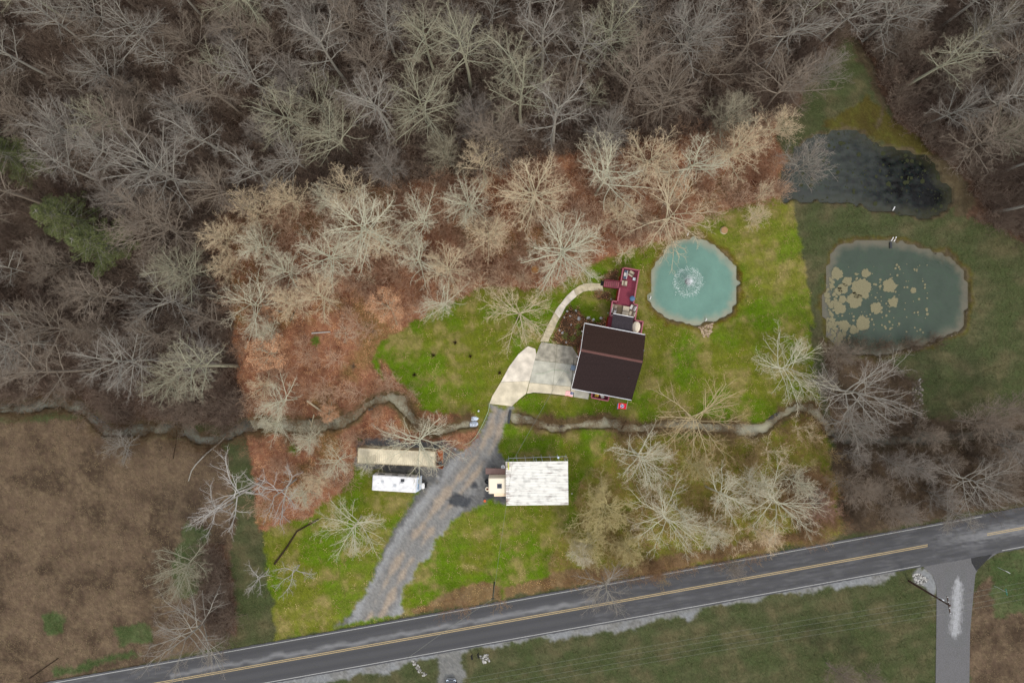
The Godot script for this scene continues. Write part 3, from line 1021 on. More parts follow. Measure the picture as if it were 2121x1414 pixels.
func build_undergrowth() -> void:
	# bare brush
	var K := kind(2.2, 1.3, {"levels": 3, "kids": [6, 5, 4, 0, 0], "clear": 0.08, "trunk": 0.02, "thick": [0.010, 0.009, 0.009, 0.008], "least": 0.008, "stems": 3, "angle": [35, 75], "split": 0})
	var was := rng.state
	rng.seed = 77
	var b := MB.new()
	for s in 4:
		shoot(b, b, Vector3(rr(-0.2, 0.2), 0, rr(-0.2, 0.2)), Vector3(rr(-0.6, 0.6), 1, rr(-0.6, 0.6)).normalized(), 1.7, 0.018, 0, K)
	rng.state = was
	var buf := PackedFloat32Array()
	for k in 44000:
		var px := rr(-40, 2160)
		var py := rr(-40, 1440)
		var id := zone_at(px, py)
		var p := 0.0
		var c := lin(116, 96, 88)
		if id == WOODS:
			p = 0.5
			c = lin(146, 130, 116).lerp(lin(108, 90, 80), rng.randf())
		elif id == LEAVES:
			p = 0.2 if py < 640 else 0.05
			c = lin(206, 178, 152).lerp(lin(160, 120, 96), rng.randf())
		elif id == ROUGH:
			p = 0.16
			c = lin(196, 172, 128).lerp(lin(150, 124, 84), rng.randf())
		elif id == TANBRUSH:
			p = 0.4 if py < 1200 else 0.06
			c = lin(178, 148, 112).lerp(lin(140, 108, 84), rng.randf())
		elif id == MUD and py > 800 and px < 1700:
			p = 0.3
			c = lin(150, 126, 96).lerp(lin(110, 84, 62), rng.randf())
			if px < 500:
				c = c * 0.6
		elif (id == MUD or id == FIELD) and px > 1690 and py > 700 and py < 1110:
			p = 0.3
			c = lin(128, 112, 96).lerp(lin(92, 78, 66), rng.randf())
		if rng.randf() > p:
			continue
		var w := at(px, py)
		var s := rr(0.5, 1.3) * (1.35 if id == WOODS or id == LEAVES else 1.0)
		row(buf, Basis(Vector3.UP, rr(0, TAU)).scaled(Vector3(s, s * rr(0.8, 1.7), s)), Vector3(w.x, ground_y(w.x, w.z), w.z), c)
	scatter("undergrowth", b.mesh(), M.tint, buf, "thin bare brush growing on the floor of the woods", "undergrowth")
	# fallen leaves
	var q := MB.new()
	for e in [[0.0, 0.0], [0.21, 0.12], [-0.17, 0.2], [0.05, -0.22]]:
		var o := Vector3(e[0], 0, e[1])
		var x := Vector3(1, rr(-0.3, 0.3), 0).rotated(Vector3.UP, rr(0, TAU)) * 0.075
		var y := Vector3(x.z, rr(-0.02, 0.03), -x.x) * 0.7
		q.quad(o - x, o - y, o + x, o + y, Vector3(rr(-0.3, 0.3), 1, rr(-0.3, 0.3)).normalized())
	buf = PackedFloat32Array()
	for k in 120000:
		var px := rr(-40, 2160)
		var py := rr(-40, 1440)
		var id := zone_at(px, py)
		var c := Color()
		if id == LEAVES or id == BED:
			c = lin(200, 152, 112).lerp(lin(120, 72, 52), rng.randf())
		elif id == WOODS:
			if rng.randf() > 0.6:
				continue
			c = lin(126, 98, 76).lerp(lin(62, 46, 40), rng.randf())
		elif id == FIELD:
			if rng.randf() > 0.6:
				continue
			c = lin(124, 108, 84).lerp(lin(62, 54, 44), rng.randf())
		elif id == LAWN or id == VERGE:
			if rng.randf() > 0.10:
				continue
			c = lin(190, 166, 120).lerp(lin(128, 104, 66), rng.randf())
		elif id == ROUGH or id == TANBRUSH:
			if rng.randf() > 0.5:
				continue
			c = lin(180, 152, 104).lerp(lin(120, 84, 54), rng.randf())
		else:
			continue
		var w := at(px, py)
		var s := rr(0.7, 1.5)
		row(buf, Basis(Vector3.UP, rr(0, TAU)).scaled(Vector3.ONE * s), Vector3(w.x, ground_y(w.x, w.z) + 0.03, w.z), c)
	scatter("fallen_leaves", q.mesh(), M.tint, buf, "brown leaves lying under the trees", "leaves")
	# grass
	var g := MB.new()
	for e in 9:
		var o := Vector3(rr(-0.22, 0.22), -0.02, rr(-0.22, 0.22))
		var a := rr(0, TAU)
		var x := Vector3(cos(a), 0, sin(a)) * 0.022
		var tip := o + Vector3(rr(-0.10, 0.10), rr(0.07, 0.14), rr(-0.10, 0.10))
		g.tri(o - x, o + x, tip, Vector3(rr(-0.3, 0.3), 1, rr(-0.3, 0.3)).normalized())
	buf = PackedFloat32Array()
	for k in 240000:
		var px := rr(-40, 2160)
		var py := rr(200, 1450)
		var id := zone_at(px, py)
		var c := Color()
		if id == LAWN or id == VERGE:
			c = lin(114, 134, 38).lerp(lin(174, 162, 100), pow(rng.randf(), 1.5))
		elif id == ROUGH or (id == WETGRASS and px < 1640):
			c = lin(150, 150, 60).lerp(lin(136, 114, 56), rng.randf())
		elif id == MEADOW or id == GREENWEED:
			c = lin(92, 100, 66).lerp(lin(122, 116, 86), pow(rng.randf(), 1.4))
		else:
			continue
		var w := at(px, py)
		var s := rr(0.7, 1.5)
		row(buf, Basis(Vector3.UP, rr(0, TAU)).scaled(Vector3(s, s, s)), Vector3(w.x, ground_y(w.x, w.z), w.z), c)
	scatter("grass", g.mesh(), M.tint, buf, "short winter grass on the lawns and meadows", "grass")

# ---------------------------------------------------------------- roads, paving, water
func strip(b: MB, x0: float, x1: float, off0: float, off1: float, y: float, steps := 30, wob := 0.0) -> void:
	var was := rng.randf()
	var pa := Vector3.ZERO
	var pb := Vector3.ZERO
	for k in steps + 1:
		var x := lerpf(x0, x1, float(k) / steps)
		var z := road_z(x)
		var a := at(x, z + off0 + wob * sin(x * 0.09 + was) + wob * sin(x * 0.31))
		var c := at(x, z + off1 + wob * sin(x * 0.07 + 2.0) + wob * sin(x * 0.23))
		a.y = y
		c.y = y
		if k > 0:
			b.quad(pa, a, c, pb, Vector3.UP)
		pa = a
		pb = c

func build_roads() -> void:
	var b := MB.new()
	b.use_col = true
	var f := FastNoiseLite.new()
	f.seed = 9
	f.frequency = 0.02
	var f2 := FastNoiseLite.new()
	f2.seed = 10
	f2.frequency = 0.3
	var cols := 30
	var n := 700
	for k in n + 1:
		var x := lerpf(-700.0, 2800.0, float(k) / n)
		for i in cols + 1:
			var o := lerpf(-43.5, 42.5, float(i) / cols)
			if i == 0 or i == cols:
				o += f2.get_noise_2d(x, o) * 1.6
			var p := at(x, road_z(x) + o)
			p.y = 0.04
			var w := 0.0
			if x > 350 and x < 1230:
				w = 1.1 - absf(o + 11.0 + f.get_noise_1d(x) * 6.0) / 7.0
			if x > 1925:
				w = maxf(w, minf((x - 1925.0) / 80.0, 1.0) * (1.0 - absf(o + 4.0 - (x - 1960.0) * 0.03) / 22.0) + f2.get_noise_2d(x * 0.2, o) * 0.5)
			w = clampf(w * 0.9 + f2.get_noise_2d(x * 0.06, o * 1.2) * 0.45 + f.get_noise_2d(x * 0.5, o) * 0.25, 0.0, 1.0)
			var wheel := exp(-pow((absf(absf(o) - 20.0) - 10.0) / 5.0, 2.0))
			b.col = lin(88, 88, 91).lerp(lin(78, 78, 81), wheel * 0.7).lerp(lin(146, 146, 148), w * 0.8)
			b.vert(p, Vector3.UP)
	for k in n:
		for i in cols:
			var q := k * (cols + 1) + i
			b.face(q, q + 1, q + cols + 2, Vector3.UP)
			b.face(q, q + cols + 2, q + cols + 1, Vector3.UP)
	var road := setting("asphalt_road", b, M.asphalt)
	for q in [["edge_line", -500.0, 2035.0, -39.9, -38.5], ["edge_line", -500.0, 1907.0, 38.1, 39.5], ["edge_line", 2076.0, 2700.0, 38.1, 39.5]]:
		b = MB.new()
		strip(b, q[1], q[2], q[3], q[4], 0.046, 60)
		part(q[0], b, M.line_white, road)
	for q in [[-500.0, 1922.0], [2045.0, 2700.0]]:
		for o in [[-2.5, -0.9], [0.9, 2.5]]:
			b = MB.new()
			strip(b, q[0], q[1], o[0], o[1], 0.046, 60)
			part("centre_line", b, M.line_yellow, road)
	b = MB.new()
	b.prism(flat([[1898, 1158], [2040, 1130], [2100, 1122], [2060, 1150], [2030, 1170], [2021, 1190], [2017, 1230], [2010, 1310], [2006, 1600], [1936, 1600], [1940, 1320], [1941, 1215], [1933, 1192], [1915, 1175]]), -0.15, 0.032)
	var side := setting("side_road", b, M.asphalt_side)
	b = MB.new()
	b.use_col = true
	for j in 81:
		var y := 1180.0 + j * 2.0
		for i in 31:
			var x := 1958.0 + i * 1.5
			var mid := 1985.0 - (y - 1200.0) * 0.05 + f2.get_noise_1d(y * 0.3) * 4.0
			var w := 1.25 - absf(x - mid) / (4.0 + clampf((y - 1190.0) * 0.25, 0.0, 8.0)) - maxf(0.0, (y - 1310.0) / 14.0) - maxf(0.0, (1205.0 - y) / 14.0)
			w = clampf(w + f2.get_noise_2d(x, y * 0.25) * 0.7, 0.0, 1.0)
			if i == 0 or i == 30 or j == 0 or j == 80:
				w = 0.0
			b.col = lin(112, 111, 113).lerp(lin(172, 173, 176), w)
			var p := at(x, y)
			p.y = 0.037
			b.vert(p, Vector3.UP)
	for j in 80:
		for i in 30:
			var q := j * 31 + i
			b.face(q, q + 1, q + 32, Vector3.UP)
			b.face(q, q + 32, q + 31, Vector3.UP)
	part("worn_patch", b, M.asphalt_side_worn, side)
	b = MB.new()
	b.prism(flat([[2011, 1150], [2013, 1165], [2023, 1182], [2040, 1165], [2058, 1146], [2035, 1146]]), 0.03, 0.036)
	part("dark_patch", b, M.asphalt_new, side)
	# concrete
	var drive := Node3D.new()
	put(drive, "concrete_driveway")
	drive.set_meta("kind", "structure")
	var slabs := [
		[[[1093.6, 716.5], [1108.8, 722], [1111, 733], [1097, 789], [1037, 791.4], [1054.5, 758.8], [1074, 732.8]], "light"],
		[[[1037, 791.4], [1097, 789], [1095.7, 793], [1090, 815], [1074, 828], [1060, 841.3], [1013.3, 835.8], [1019.8, 819.6]], "tan"],
		[[[1121.8, 708], [1154, 713], [1150.5, 750.5], [1107, 745.5], [1111, 733], [1117.4, 715.4]], "dark"],
		[[[1154, 713], [1184.7, 717.6], [1197.7, 737], [1203, 757], [1150.5, 750.5]], "dark"],
		[[[1107, 745.5], [1150.5, 750.5], [1145.5, 797], [1096.5, 792]], "mid"],
		[[[1150.5, 750.5], [1203, 757], [1194, 802], [1145.5, 797]], "mid"],
		[[[1096.5, 792], [1145.5, 797], [1143, 815.5], [1108.8, 813], [1091, 815]], "tan"],
		[[[1145.5, 797], [1194, 802], [1186, 820.5], [1143, 815.5]], "tan"],
		[[[1189, 805.5], [1222, 811], [1218.5, 827], [1188.5, 822]], "mid"],
	]
	var k := 0
	for s in slabs:
		k += 1
		b = MB.new()
		var poly := flat(s[0])
		var inner := Geometry2D.offset_polygon(poly, -0.018)
		b.prism(inner[0], -0.2, 0.06 + 0.004 * (k % 3))
		part("slab", b, M["concrete_" + s[1]], drive)
	var walk := Node3D.new()
	put(walk, "curved_walkway")
	walk.set_meta("kind", "structure")
	var o := [[1118.5, 707], [1124.5, 695.7], [1130, 683], [1134.7, 673], [1141.5, 660.7], [1148.3, 647], [1155, 636], [1161.9, 627.9], [1173.2, 613.2], [1187.9, 599.6], [1201.4, 590.5], [1213.9, 586.6], [1227.5, 586], [1247.8, 587.1]]
	var i := [[1136, 708], [1139, 699], [1143.8, 691.2], [1149, 680], [1153.9, 668.6], [1159, 659], [1164.1, 650.5], [1172, 634.7], [1183.3, 623.3], [1194.7, 613.2], [1208.2, 604.1], [1219.5, 601.9], [1233.1, 601.9], [1250.1, 603]]
	for q in o.size() - 1:
		b = MB.new()
		b.prism(Geometry2D.offset_polygon(flat([o[q], o[q + 1], i[q + 1], i[q]]), -0.012)[0], -0.1, 0.05)
		part("slab", b, M.concrete_light if q >= 5 and q < 9 else M.concrete_walk, walk)
	# water
	water_sheet("fountain_pond_water", POND_A, 0.9, lin(98, 133, 121), lin(140, 142, 124), M.water, 1.6, at(1427, 583))
	water_sheet("algae_pond_water", POND_B, 0.9, lin(58, 70, 58), lin(98, 94, 80), M.water, 1.7)
	water_sheet("dark_pond_water", POND_C, 0.9, lin(16, 19, 20), lin(54, 54, 42), M.water_still, 2.2, Vector3.ZERO, 0.0, lin(66, 70, 66))
	var reach := 0
	for q in [[CREEK_W, -100, 515, false], [CREEK_W, 475, 1000, true], [CREEK_E, 1000, 1725, true], [CREEK_E, 1695, 2300, false]]:
		var piece := []
		for e in q[0]:
			if e[0] >= q[1] and e[0] <= q[2]:
				piece.append(e)
		reach += 1
		water_sheet("creek_water", ribbon(piece), 0.8, lin(168, 165, 142) if q[3] else lin(118, 119, 107), lin(136, 128, 104) if q[3] else lin(82, 80, 70), M.water, 0.7, Vector3.ZERO, 0.005 * reach)

# ---------------------------------------------------------------- the house
const TURN := -0.1885

func local(o: Node3D, px: float, py: float, h: float) -> Vector3:
	return (at(px, py, h) - o.position).rotated(Vector3.UP, -o.rotation.y)

func courses(b: MB, a: Vector3, c: Vector3, d: Vector3, e: Vector3, rows: int, lift := 0.018) -> void:
	# shingle courses: a-c along the eave, e-d along the ridge; each course laps the one below
	var up := (c - a).cross(e - a).normalized()
	if up.y < 0.0:
		up = -up
	for k in rows:
		var t0 := float(k) / rows
		var t1 := float(k + 1) / rows
		var p0 := a.lerp(e, t0) + up * lift
		var p1 := c.lerp(d, t0) + up * lift
		var q0 := a.lerp(e, t1)
		var q1 := c.lerp(d, t1)
		b.quad(p0, p1, q1, q0, up)
		b.quad(p0, p1, p1 - up * lift, p0 - up * lift, (p0 - q0).normalized())

func build_house() -> void:
	var base := at(1260, 749, 4.0)
	base.y = 0.0
	var o := thing("house", base, TURN, "red brick house with dark brown shingle roof and pale ridge line", "house")
	var nw := local(o, 1210.3, 669.9, 4.6)
	var ne := local(o, 1334.8, 693.7, 4.6)
	var se := local(o, 1310, 828, 3.6)
	var sw := local(o, 1184.9, 804.3, 3.6)
	var x0 := (nw.x + sw.x) * 0.5
	var x1 := (ne.x + se.x) * 0.5
	var zn := (nw.z + ne.z) * 0.5
	var zs := (se.z + sw.z) * 0.5
	var rw := local(o, 1204, 725, 6.6)
	var re := local(o, 1328.4, 749.1, 6.6)
	var zr := (rw.z + re.z) * 0.5
	var yn := 4.6
	var ys := 3.6
	var yr := 6.6
	# walls, set in from the eaves
	var b := MB.new()
	var wx0 := x0 + 0.32
	var wx1 := x1 - 0.32
	var wn := zn + 0.4
	var ws := zs - 0.35
	b.hull8([Vector3(wx0, -0.1, wn), Vector3(wx1, -0.1, wn), Vector3(wx1, -0.1, ws), Vector3(wx0, -0.1, ws), Vector3(wx0, yn, wn), Vector3(wx1, yn, wn), Vector3(wx1, ys, ws), Vector3(wx0, ys, ws)])
	for x in [wx0, wx1]:
		var g := [Vector3(x, yn - 0.02, wn), Vector3(x, ys - 0.02, ws), Vector3(x, yr - 0.25, zr)]
		b.tri(g[0], g[1], g[2], Vector3.LEFT if x == wx0 else Vector3.RIGHT)
	var wall := part("wall", b, M.brick, o)
	for z in [wn + 1.6, zr + 1.6]:
		b = MB.new()
		b.box(Vector3(wx0 - 0.02, 1.7, z), Vector3(0.06, 1.2, 1.1))
		var win := part("window", b, M.white, wall)
		b = MB.new()
		b.box(Vector3(wx0 - 0.055, 1.7, z), Vector3(0.02, 1.06, 0.96))
		part("pane", b, M.glass_dark, wall)
	b = MB.new()
	b.box(Vector3(wx0 - 0.02, 1.05, ws - 1.4), Vector3(0.06, 2.1, 0.95))
	part("door", b, M.white, o)
	# roof
	b = MB.new()
	courses(b, Vector3(x0, yn, zn), Vector3(x1, yn, zn), Vector3(x1, yr, zr), Vector3(x0, yr, zr), 28)
	b.hull8([Vector3(x0, yn - 0.2, zn), Vector3(x1, yn - 0.2, zn), Vector3(x1, yr - 0.2, zr), Vector3(x0, yr - 0.2, zr), Vector3(x0, yn - 0.01, zn), Vector3(x1, yn - 0.01, zn), Vector3(x1, yr - 0.01, zr), Vector3(x0, yr - 0.01, zr)])
	part("roof", b, M.shingle, o)
	b = MB.new()
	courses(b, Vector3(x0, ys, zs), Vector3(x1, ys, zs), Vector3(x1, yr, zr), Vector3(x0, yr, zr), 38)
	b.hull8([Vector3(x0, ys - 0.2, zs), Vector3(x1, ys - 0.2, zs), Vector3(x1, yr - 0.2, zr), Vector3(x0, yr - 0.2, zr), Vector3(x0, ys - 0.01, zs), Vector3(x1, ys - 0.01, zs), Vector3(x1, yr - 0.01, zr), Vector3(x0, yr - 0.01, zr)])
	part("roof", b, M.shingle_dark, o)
	b = MB.new()
	b.hull8([Vector3(x0, yr - 0.07, zr - 0.2), Vector3(x1, yr - 0.07, zr - 0.2), Vector3(x1, yr - 0.10, zr + 0.2), Vector3(x0, yr - 0.10, zr + 0.2), Vector3(x0, yr + 0.05, zr - 0.03), Vector3(x1, yr + 0.05, zr - 0.03), Vector3(x1, yr + 0.05, zr + 0.03), Vector3(x0, yr + 0.05, zr + 0.03)])
	part("ridge_cap", b, M.ridge, o)
	for g in [[zn - 0.06, yn - 0.04], [zs + 0.06, ys - 0.04]]:
		b = MB.new()
		b.box(Vector3((x0 + x1) / 2, g[1] - 0.06, g[0]), Vector3(x1 - x0, 0.02, 0.14))
		b.box(Vector3((x0 + x1) / 2, g[1], g[0] - 0.065), Vector3(x1 - x0, 0.12, 0.015))
		b.box(Vector3((x0 + x1) / 2, g[1], g[0] + 0.065), Vector3(x1 - x0, 0.12, 0.015))
		part("gutter", b, M.white, o)
	for x in [x0 - 0.03, x1 + 0.03]:
		for q in [[Vector3(x, yn - 0.1, zn), Vector3(x, yr - 0.1, zr)], [Vector3(x, ys - 0.1, zs), Vector3(x, yr - 0.1, zr)]]:
			b = MB.new()
			b.beam(q[0], q[1], 0.05, 0.2)
			part("barge_board", b, M.white if x < 0 else M.shingle_dark, o)
	for q in [[x0 + 0.6, zn + 1.4, yn + 0.75], [x1 - 1.4, zr + 2.8, yr - 1.3]]:
		b = MB.new()
		b.tube([Vector3(q[0], q[2] - 0.4, q[1]), Vector3(q[0], q[2] + 0.35, q[1])], [0.05, 0.05], 8)
		part("vent_pipe", b, M.grey_dark, o)
	for q in [[local(o, 1207.5, 686, 3.5), 0.16], [local(o, 1197, 738.5, 3.4), 0.16]]:
		b = MB.new()
		b.lathe(Vector3(wx0 - 0.32, 3.3, q[0].z), [[0.02, 0.0], [0.13, 0.03], [0.13, 0.12], [0.02, 0.2]], 10)
		b.box(Vector3(wx0 - 0.12, 3.4, q[0].z), Vector3(0.3, 0.06, 0.06))
		part("floodlight", b, M.white, o)
	# the low wing towards the deck
	var a := local(o, 1270.4, 649.6, 3.6)
	var c := local(o, 1312.9, 656, 3.6)
	var d := local(o, 1308.5, 690, 4.2)
	var wa := a.x
	var wb := (c.x + d.x) / 2
	b = MB.new()
	courses(b, Vector3(wa, 3.5, a.z), Vector3(wb, 3.5, a.z), Vector3(wb, 4.3, zn + 0.1), Vector3(wa, 4.3, zn + 0.1), 16)
	b.hull8([Vector3(wa, 3.3, a.z), Vector3(wb, 3.3, a.z), Vector3(wb, 4.1, zn + 0.1), Vector3(wa, 4.1, zn + 0.1), Vector3(wa, 3.49, a.z), Vector3(wb, 3.49, a.z), Vector3(wb, 4.29, zn + 0.1), Vector3(wa, 4.29, zn + 0.1)])
	part("porch_roof", b, M.shingle_grey, o)
	b = MB.new()
	b.box(Vector3((wa + wb) / 2, 3.43, a.z - 0.05), Vector3(wb - wa, 0.14, 0.1))
	part("gutter", b, M.white, o)
	b = MB.new()
	b.box(Vector3((wa + wb) / 2 + 0.1, 1.6, (a.z + 1.3 + wn) / 2), Vector3(wb - wa - 0.4, 3.3, wn - a.z - 1.4))
	part("porch_wall", b, M.red_wall, o)
	for x in [wa + 0.1, wb - 0.1]:
		b = MB.new()
		b.box(Vector3(x, 2.35, a.z + 0.15), Vector3(0.14, 2.1, 0.14))
		part("porch_post", b, M.white, o)
	# window air conditioner on the east wall
	var ac := thing("air_conditioner", base, TURN, "white window air conditioner sticking out of the house's east wall", "air conditioner")
	var q := local(o, 1332, 730, 3.0)
	b = MB.new()
	b.box(Vector3(wx1 + 0.48, 2.6, q.z), Vector3(0.96, 0.5, 0.95))
	part("case", b, M.white_blue, ac)
	b = MB.new()
	b.box(Vector3(wx1 + 0.46, 2.86, q.z), Vector3(0.36, 0.03, 0.62))
	part("grille", b, M.grey_dark, ac)
	# front stoop
	var st := thing("front_stoop", base, TURN, "little pink-railed stoop under the house's south eave", "porch")
	var s0 := local(o, 1226.5, 815, 1.4)
	var s1 := local(o, 1260, 830, 1.4)
	var mid := (s0 + s1) / 2
	var wd := (s1.x - s0.x)
	b = MB.new()
	b.box(Vector3(mid.x, 0.5, zs + 0.25), Vector3(wd, 0.12, 1.5))
	b.box(Vector3(mid.x, 0.22, zs + 0.2), Vector3(wd - 0.2, 0.44, 1.3))
	part("floor", b, M.deck_floor, st)
	for r in [[Vector3(mid.x, 1.4, zs + 0.98), Vector3(wd, 0.1, 0.2)], [Vector3(mid.x - wd / 2, 1.4, zs + 0.35), Vector3(0.2, 0.1, 1.1)], [Vector3(mid.x + wd / 2, 1.4, zs + 0.35), Vector3(0.2, 0.1, 1.1)]]:
		b = MB.new()
		b.box(r[0], r[1])
		b.box(r[0] - Vector3(0, 0.5, 0), Vector3(maxf(r[1].x - 0.1, 0.06), 0.8, maxf(r[1].z - 0.1, 0.06)))
		part("rail", b, M.deck_rail, st)
	var ch := thing("porch_chair", base, TURN, "white chair on the little pink-railed stoop", "chair")
	chair_parts(ch, Vector3(mid.x + 0.35, 0.56, zs + 0.42), 0.5, M.cushion_white, M.cushion_white, 0.62)
	var toy := thing("flower_pot", base, TURN, "yellow flowers in a pot on the little pink-railed stoop", "flower pot")
	b = MB.new()
	b.lathe(Vector3(mid.x - 0.55, 0.56, zs + 0.42), [[0.14, 0.0], [0.2, 0.3], [0.2, 0.34], [0.02, 0.34]], 10)
	part("pot", b, M.clay, toy)
	b = MB.new()
	for e in 40:
		var p := Vector3(mid.x - 0.55, 1.0, zs + 0.42) + Vector3(rr(-0.3, 0.3), rr(-0.1, 0.2), rr(-0.3, 0.3))
		b.quad(p + Vector3(-0.06, 0, 0), p + Vector3(0, 0.03, -0.06), p + Vector3(0.06, 0, 0), p + Vector3(0, 0.03, 0.06), Vector3.UP)
	part("blossom", b, M.yellow, toy)
	# bin beside the drive
	var bn := thing("wheeled_bin", at(1186, 761), TURN, "dark grey wheeled bin on the concrete by the house's west wall", "bin")
	b = MB.new()
	b.hull8([Vector3(-0.26, 0.08, -0.3), Vector3(0.26, 0.08, -0.3), Vector3(0.26, 0.08, 0.3), Vector3(-0.26, 0.08, 0.3), Vector3(-0.33, 1.0, -0.37), Vector3(0.33, 1.0, -0.37), Vector3(0.33, 1.0, 0.37), Vector3(-0.33, 1.0, 0.37)])
	part("body", b, M.grey_blue, bn)
	b = MB.new()
	b.box(Vector3(0, 1.04, 0), Vector3(0.72, 0.07, 0.8))
	b.box(Vector3(0, 1.09, 0), Vector3(0.4, 0.05, 0.5))
	part("lid", b, M.grey_blue_light, bn)
	for s in [-0.28, 0.28]:
		b = MB.new()
		b.tube([Vector3(s - 0.03, 0.13, 0.3), Vector3(s + 0.03, 0.13, 0.3)], [0.13, 0.13], 10)
		part("wheel", b, M.black, bn)
	# flags
	flag("flag_with_stripes", at(1186.5, 822, 2.6), at(1184, 806, 3.1), "striped red and white flag with blue canton on the house's southwest corner", us_flag(), Vector2(-1.25, -0.25), Vector2(0.18, -0.78))
	flag("flag_with_stars", at(1297, 847, 2.3), at(1301, 829, 2.9), "red flag with three-star blue disc on the house's southeast corner", state_flag(), Vector2(-1.4, -0.06), Vector2(0.10, -0.9))

func flag(called: String, tip: Vector3, root: Vector3, label: String, tex: Texture2D, fly: Vector2, hoist: Vector2) -> void:
	var o := thing(called, Vector3(root.x, 0, root.z), 0.0, label, "flag")
	var b := MB.new()
	b.tube([root - o.position, tip - o.position], [0.018, 0.014], 6)
	part("pole", b, M.white, o)
	b = MB.new()
	b.use_uv = true
	var p0 := tip - o.position
	var nx := 14
	var ny := 6
	var idx := []
	for j in ny + 1:
		for i in nx + 1:
			var u := float(i) / nx
			var w := float(j) / ny
			var p := p0 + Vector3(fly.x * u + hoist.x * w, -0.22 * u - 0.05 + 0.05 * sin(u * 9.0 + w), fly.y * u + hoist.y * w + 0.03 * sin(u * 7.0) + 0.06 * u * u)
			idx.append(b.vert(p, Vector3(-0.4 * cos(u * 9.0 + w), 1, 0).normalized(), Vector2(u, 1.0 - w)))
	for j in ny:
		for i in nx:
			var k := j * (nx + 1) + i
			b.face(idx[k], idx[k + 1], idx[k + nx + 2], Vector3.UP)
			b.face(idx[k], idx[k + nx + 2], idx[k + nx + 1], Vector3.UP)
	var m := StandardMaterial3D.new()
	m.albedo_texture = tex
	m.roughness = 0.9
	m.backlight_enabled = true
	m.backlight = Color(0.25, 0.25, 0.25)
	part("cloth", b, m, o)

func us_flag() -> ImageTexture:
	var im := Image.create_empty(190, 130, false, Image.FORMAT_RGB8)
	for k in 13:
		im.fill_rect(Rect2i(0, k * 10, 190, 10), rgb(196, 60, 70) if k % 2 == 0 else rgb(232, 226, 222))
	im.fill_rect(Rect2i(0, 0, 76, 70), rgb(52, 66, 110))
	for j in 9:
		for i in 6 - (j % 2):
			im.fill_rect(Rect2i(5 + i * 13 + (6 if j % 2 else 0), 4 + j * 7, 3, 3), rgb(232, 230, 228))
	return ImageTexture.create_from_image(im)

func state_flag() -> ImageTexture:
	var im := Image.create_empty(200, 120, false, Image.FORMAT_RGB8)
	im.fill(rgb(214, 24, 50))
	im.fill_rect(Rect2i(184, 0, 16, 120), rgb(36, 60, 130))
	im.fill_rect(Rect2i(179, 0, 5, 120), rgb(236, 234, 232))
	for y in 120:
		for x in 200:
			var d := Vector2(x - 92, y - 60).length()
			if d < 42.0:
				im.set_pixel(x, y, rgb(236, 234, 232))
			if d < 37.0:
				im.set_pixel(x, y, rgb(36, 72, 140))
	for s in [[-100.0, 20.0], [20.0, 20.0], [145.0, 20.0]]:
		var c = Vector2(92, 60) + Vector2.from_angle(deg_to_rad(s[0])) * s[1]
		for y in range(-16, 17):
			for x in range(-16, 17):
				var v := Vector2(x, y)
				var a := fposmod(v.angle() + deg_to_rad(s[0]) + PI / 2, TAU / 5.0) - TAU / 10.0
				if v.length() < 6.0 + 9.0 * pow(1.0 - absf(a) / (TAU / 10.0), 1.0) * 1.0:
					im.set_pixel(int(c.x) + x, int(c.y) + y, rgb(240, 238, 236))
	return ImageTexture.create_from_image(im)

# ---------------------------------------------------------------- the deck
func chair_parts(o: Node3D, p: Vector3, turn: float, cushion: Material, stripe: Material, w := 0.78) -> void:
	# p: on the floor; the back is towards -z before turning
	var t := Basis(Vector3.UP, turn)
	var b := MB.new()
	b.box(p + t * Vector3(0, 0.36, 0.06), Vector3(w - 0.12, 0.14, 0.62), turn)
	part("seat", b, cushion, o)
	b = MB.new()
	b.box(p + t * Vector3(0, 0.68, -0.36), Vector3(w - 0.12, 0.62, 0.14), turn, Basis(Vector3.RIGHT, -0.35))
	part("backrest", b, cushion, o)
	b = MB.new()
	b.box(p + t * Vector3(0, 0.445, -0.12), Vector3(w - 0.14, 0.05, 0.26), turn)
	part("lumbar_cushion", b, stripe, o)
	for s in [-1.0, 1.0]:
		b = MB.new()
		b.box(p + t * Vector3(s * (w / 2 - 0.04), 0.58, 0.0), Vector3(0.08, 0.05, 0.7), turn)
		part("armrest", b, M.taupe, o)
		for z in [-0.32, 0.32]:
			b = MB.new()
			b.box(p + t * Vector3(s * (w / 2 - 0.04), 0.28, z), Vector3(0.05, 0.56, 0.05), turn)
			part("leg", b, M.taupe, o)

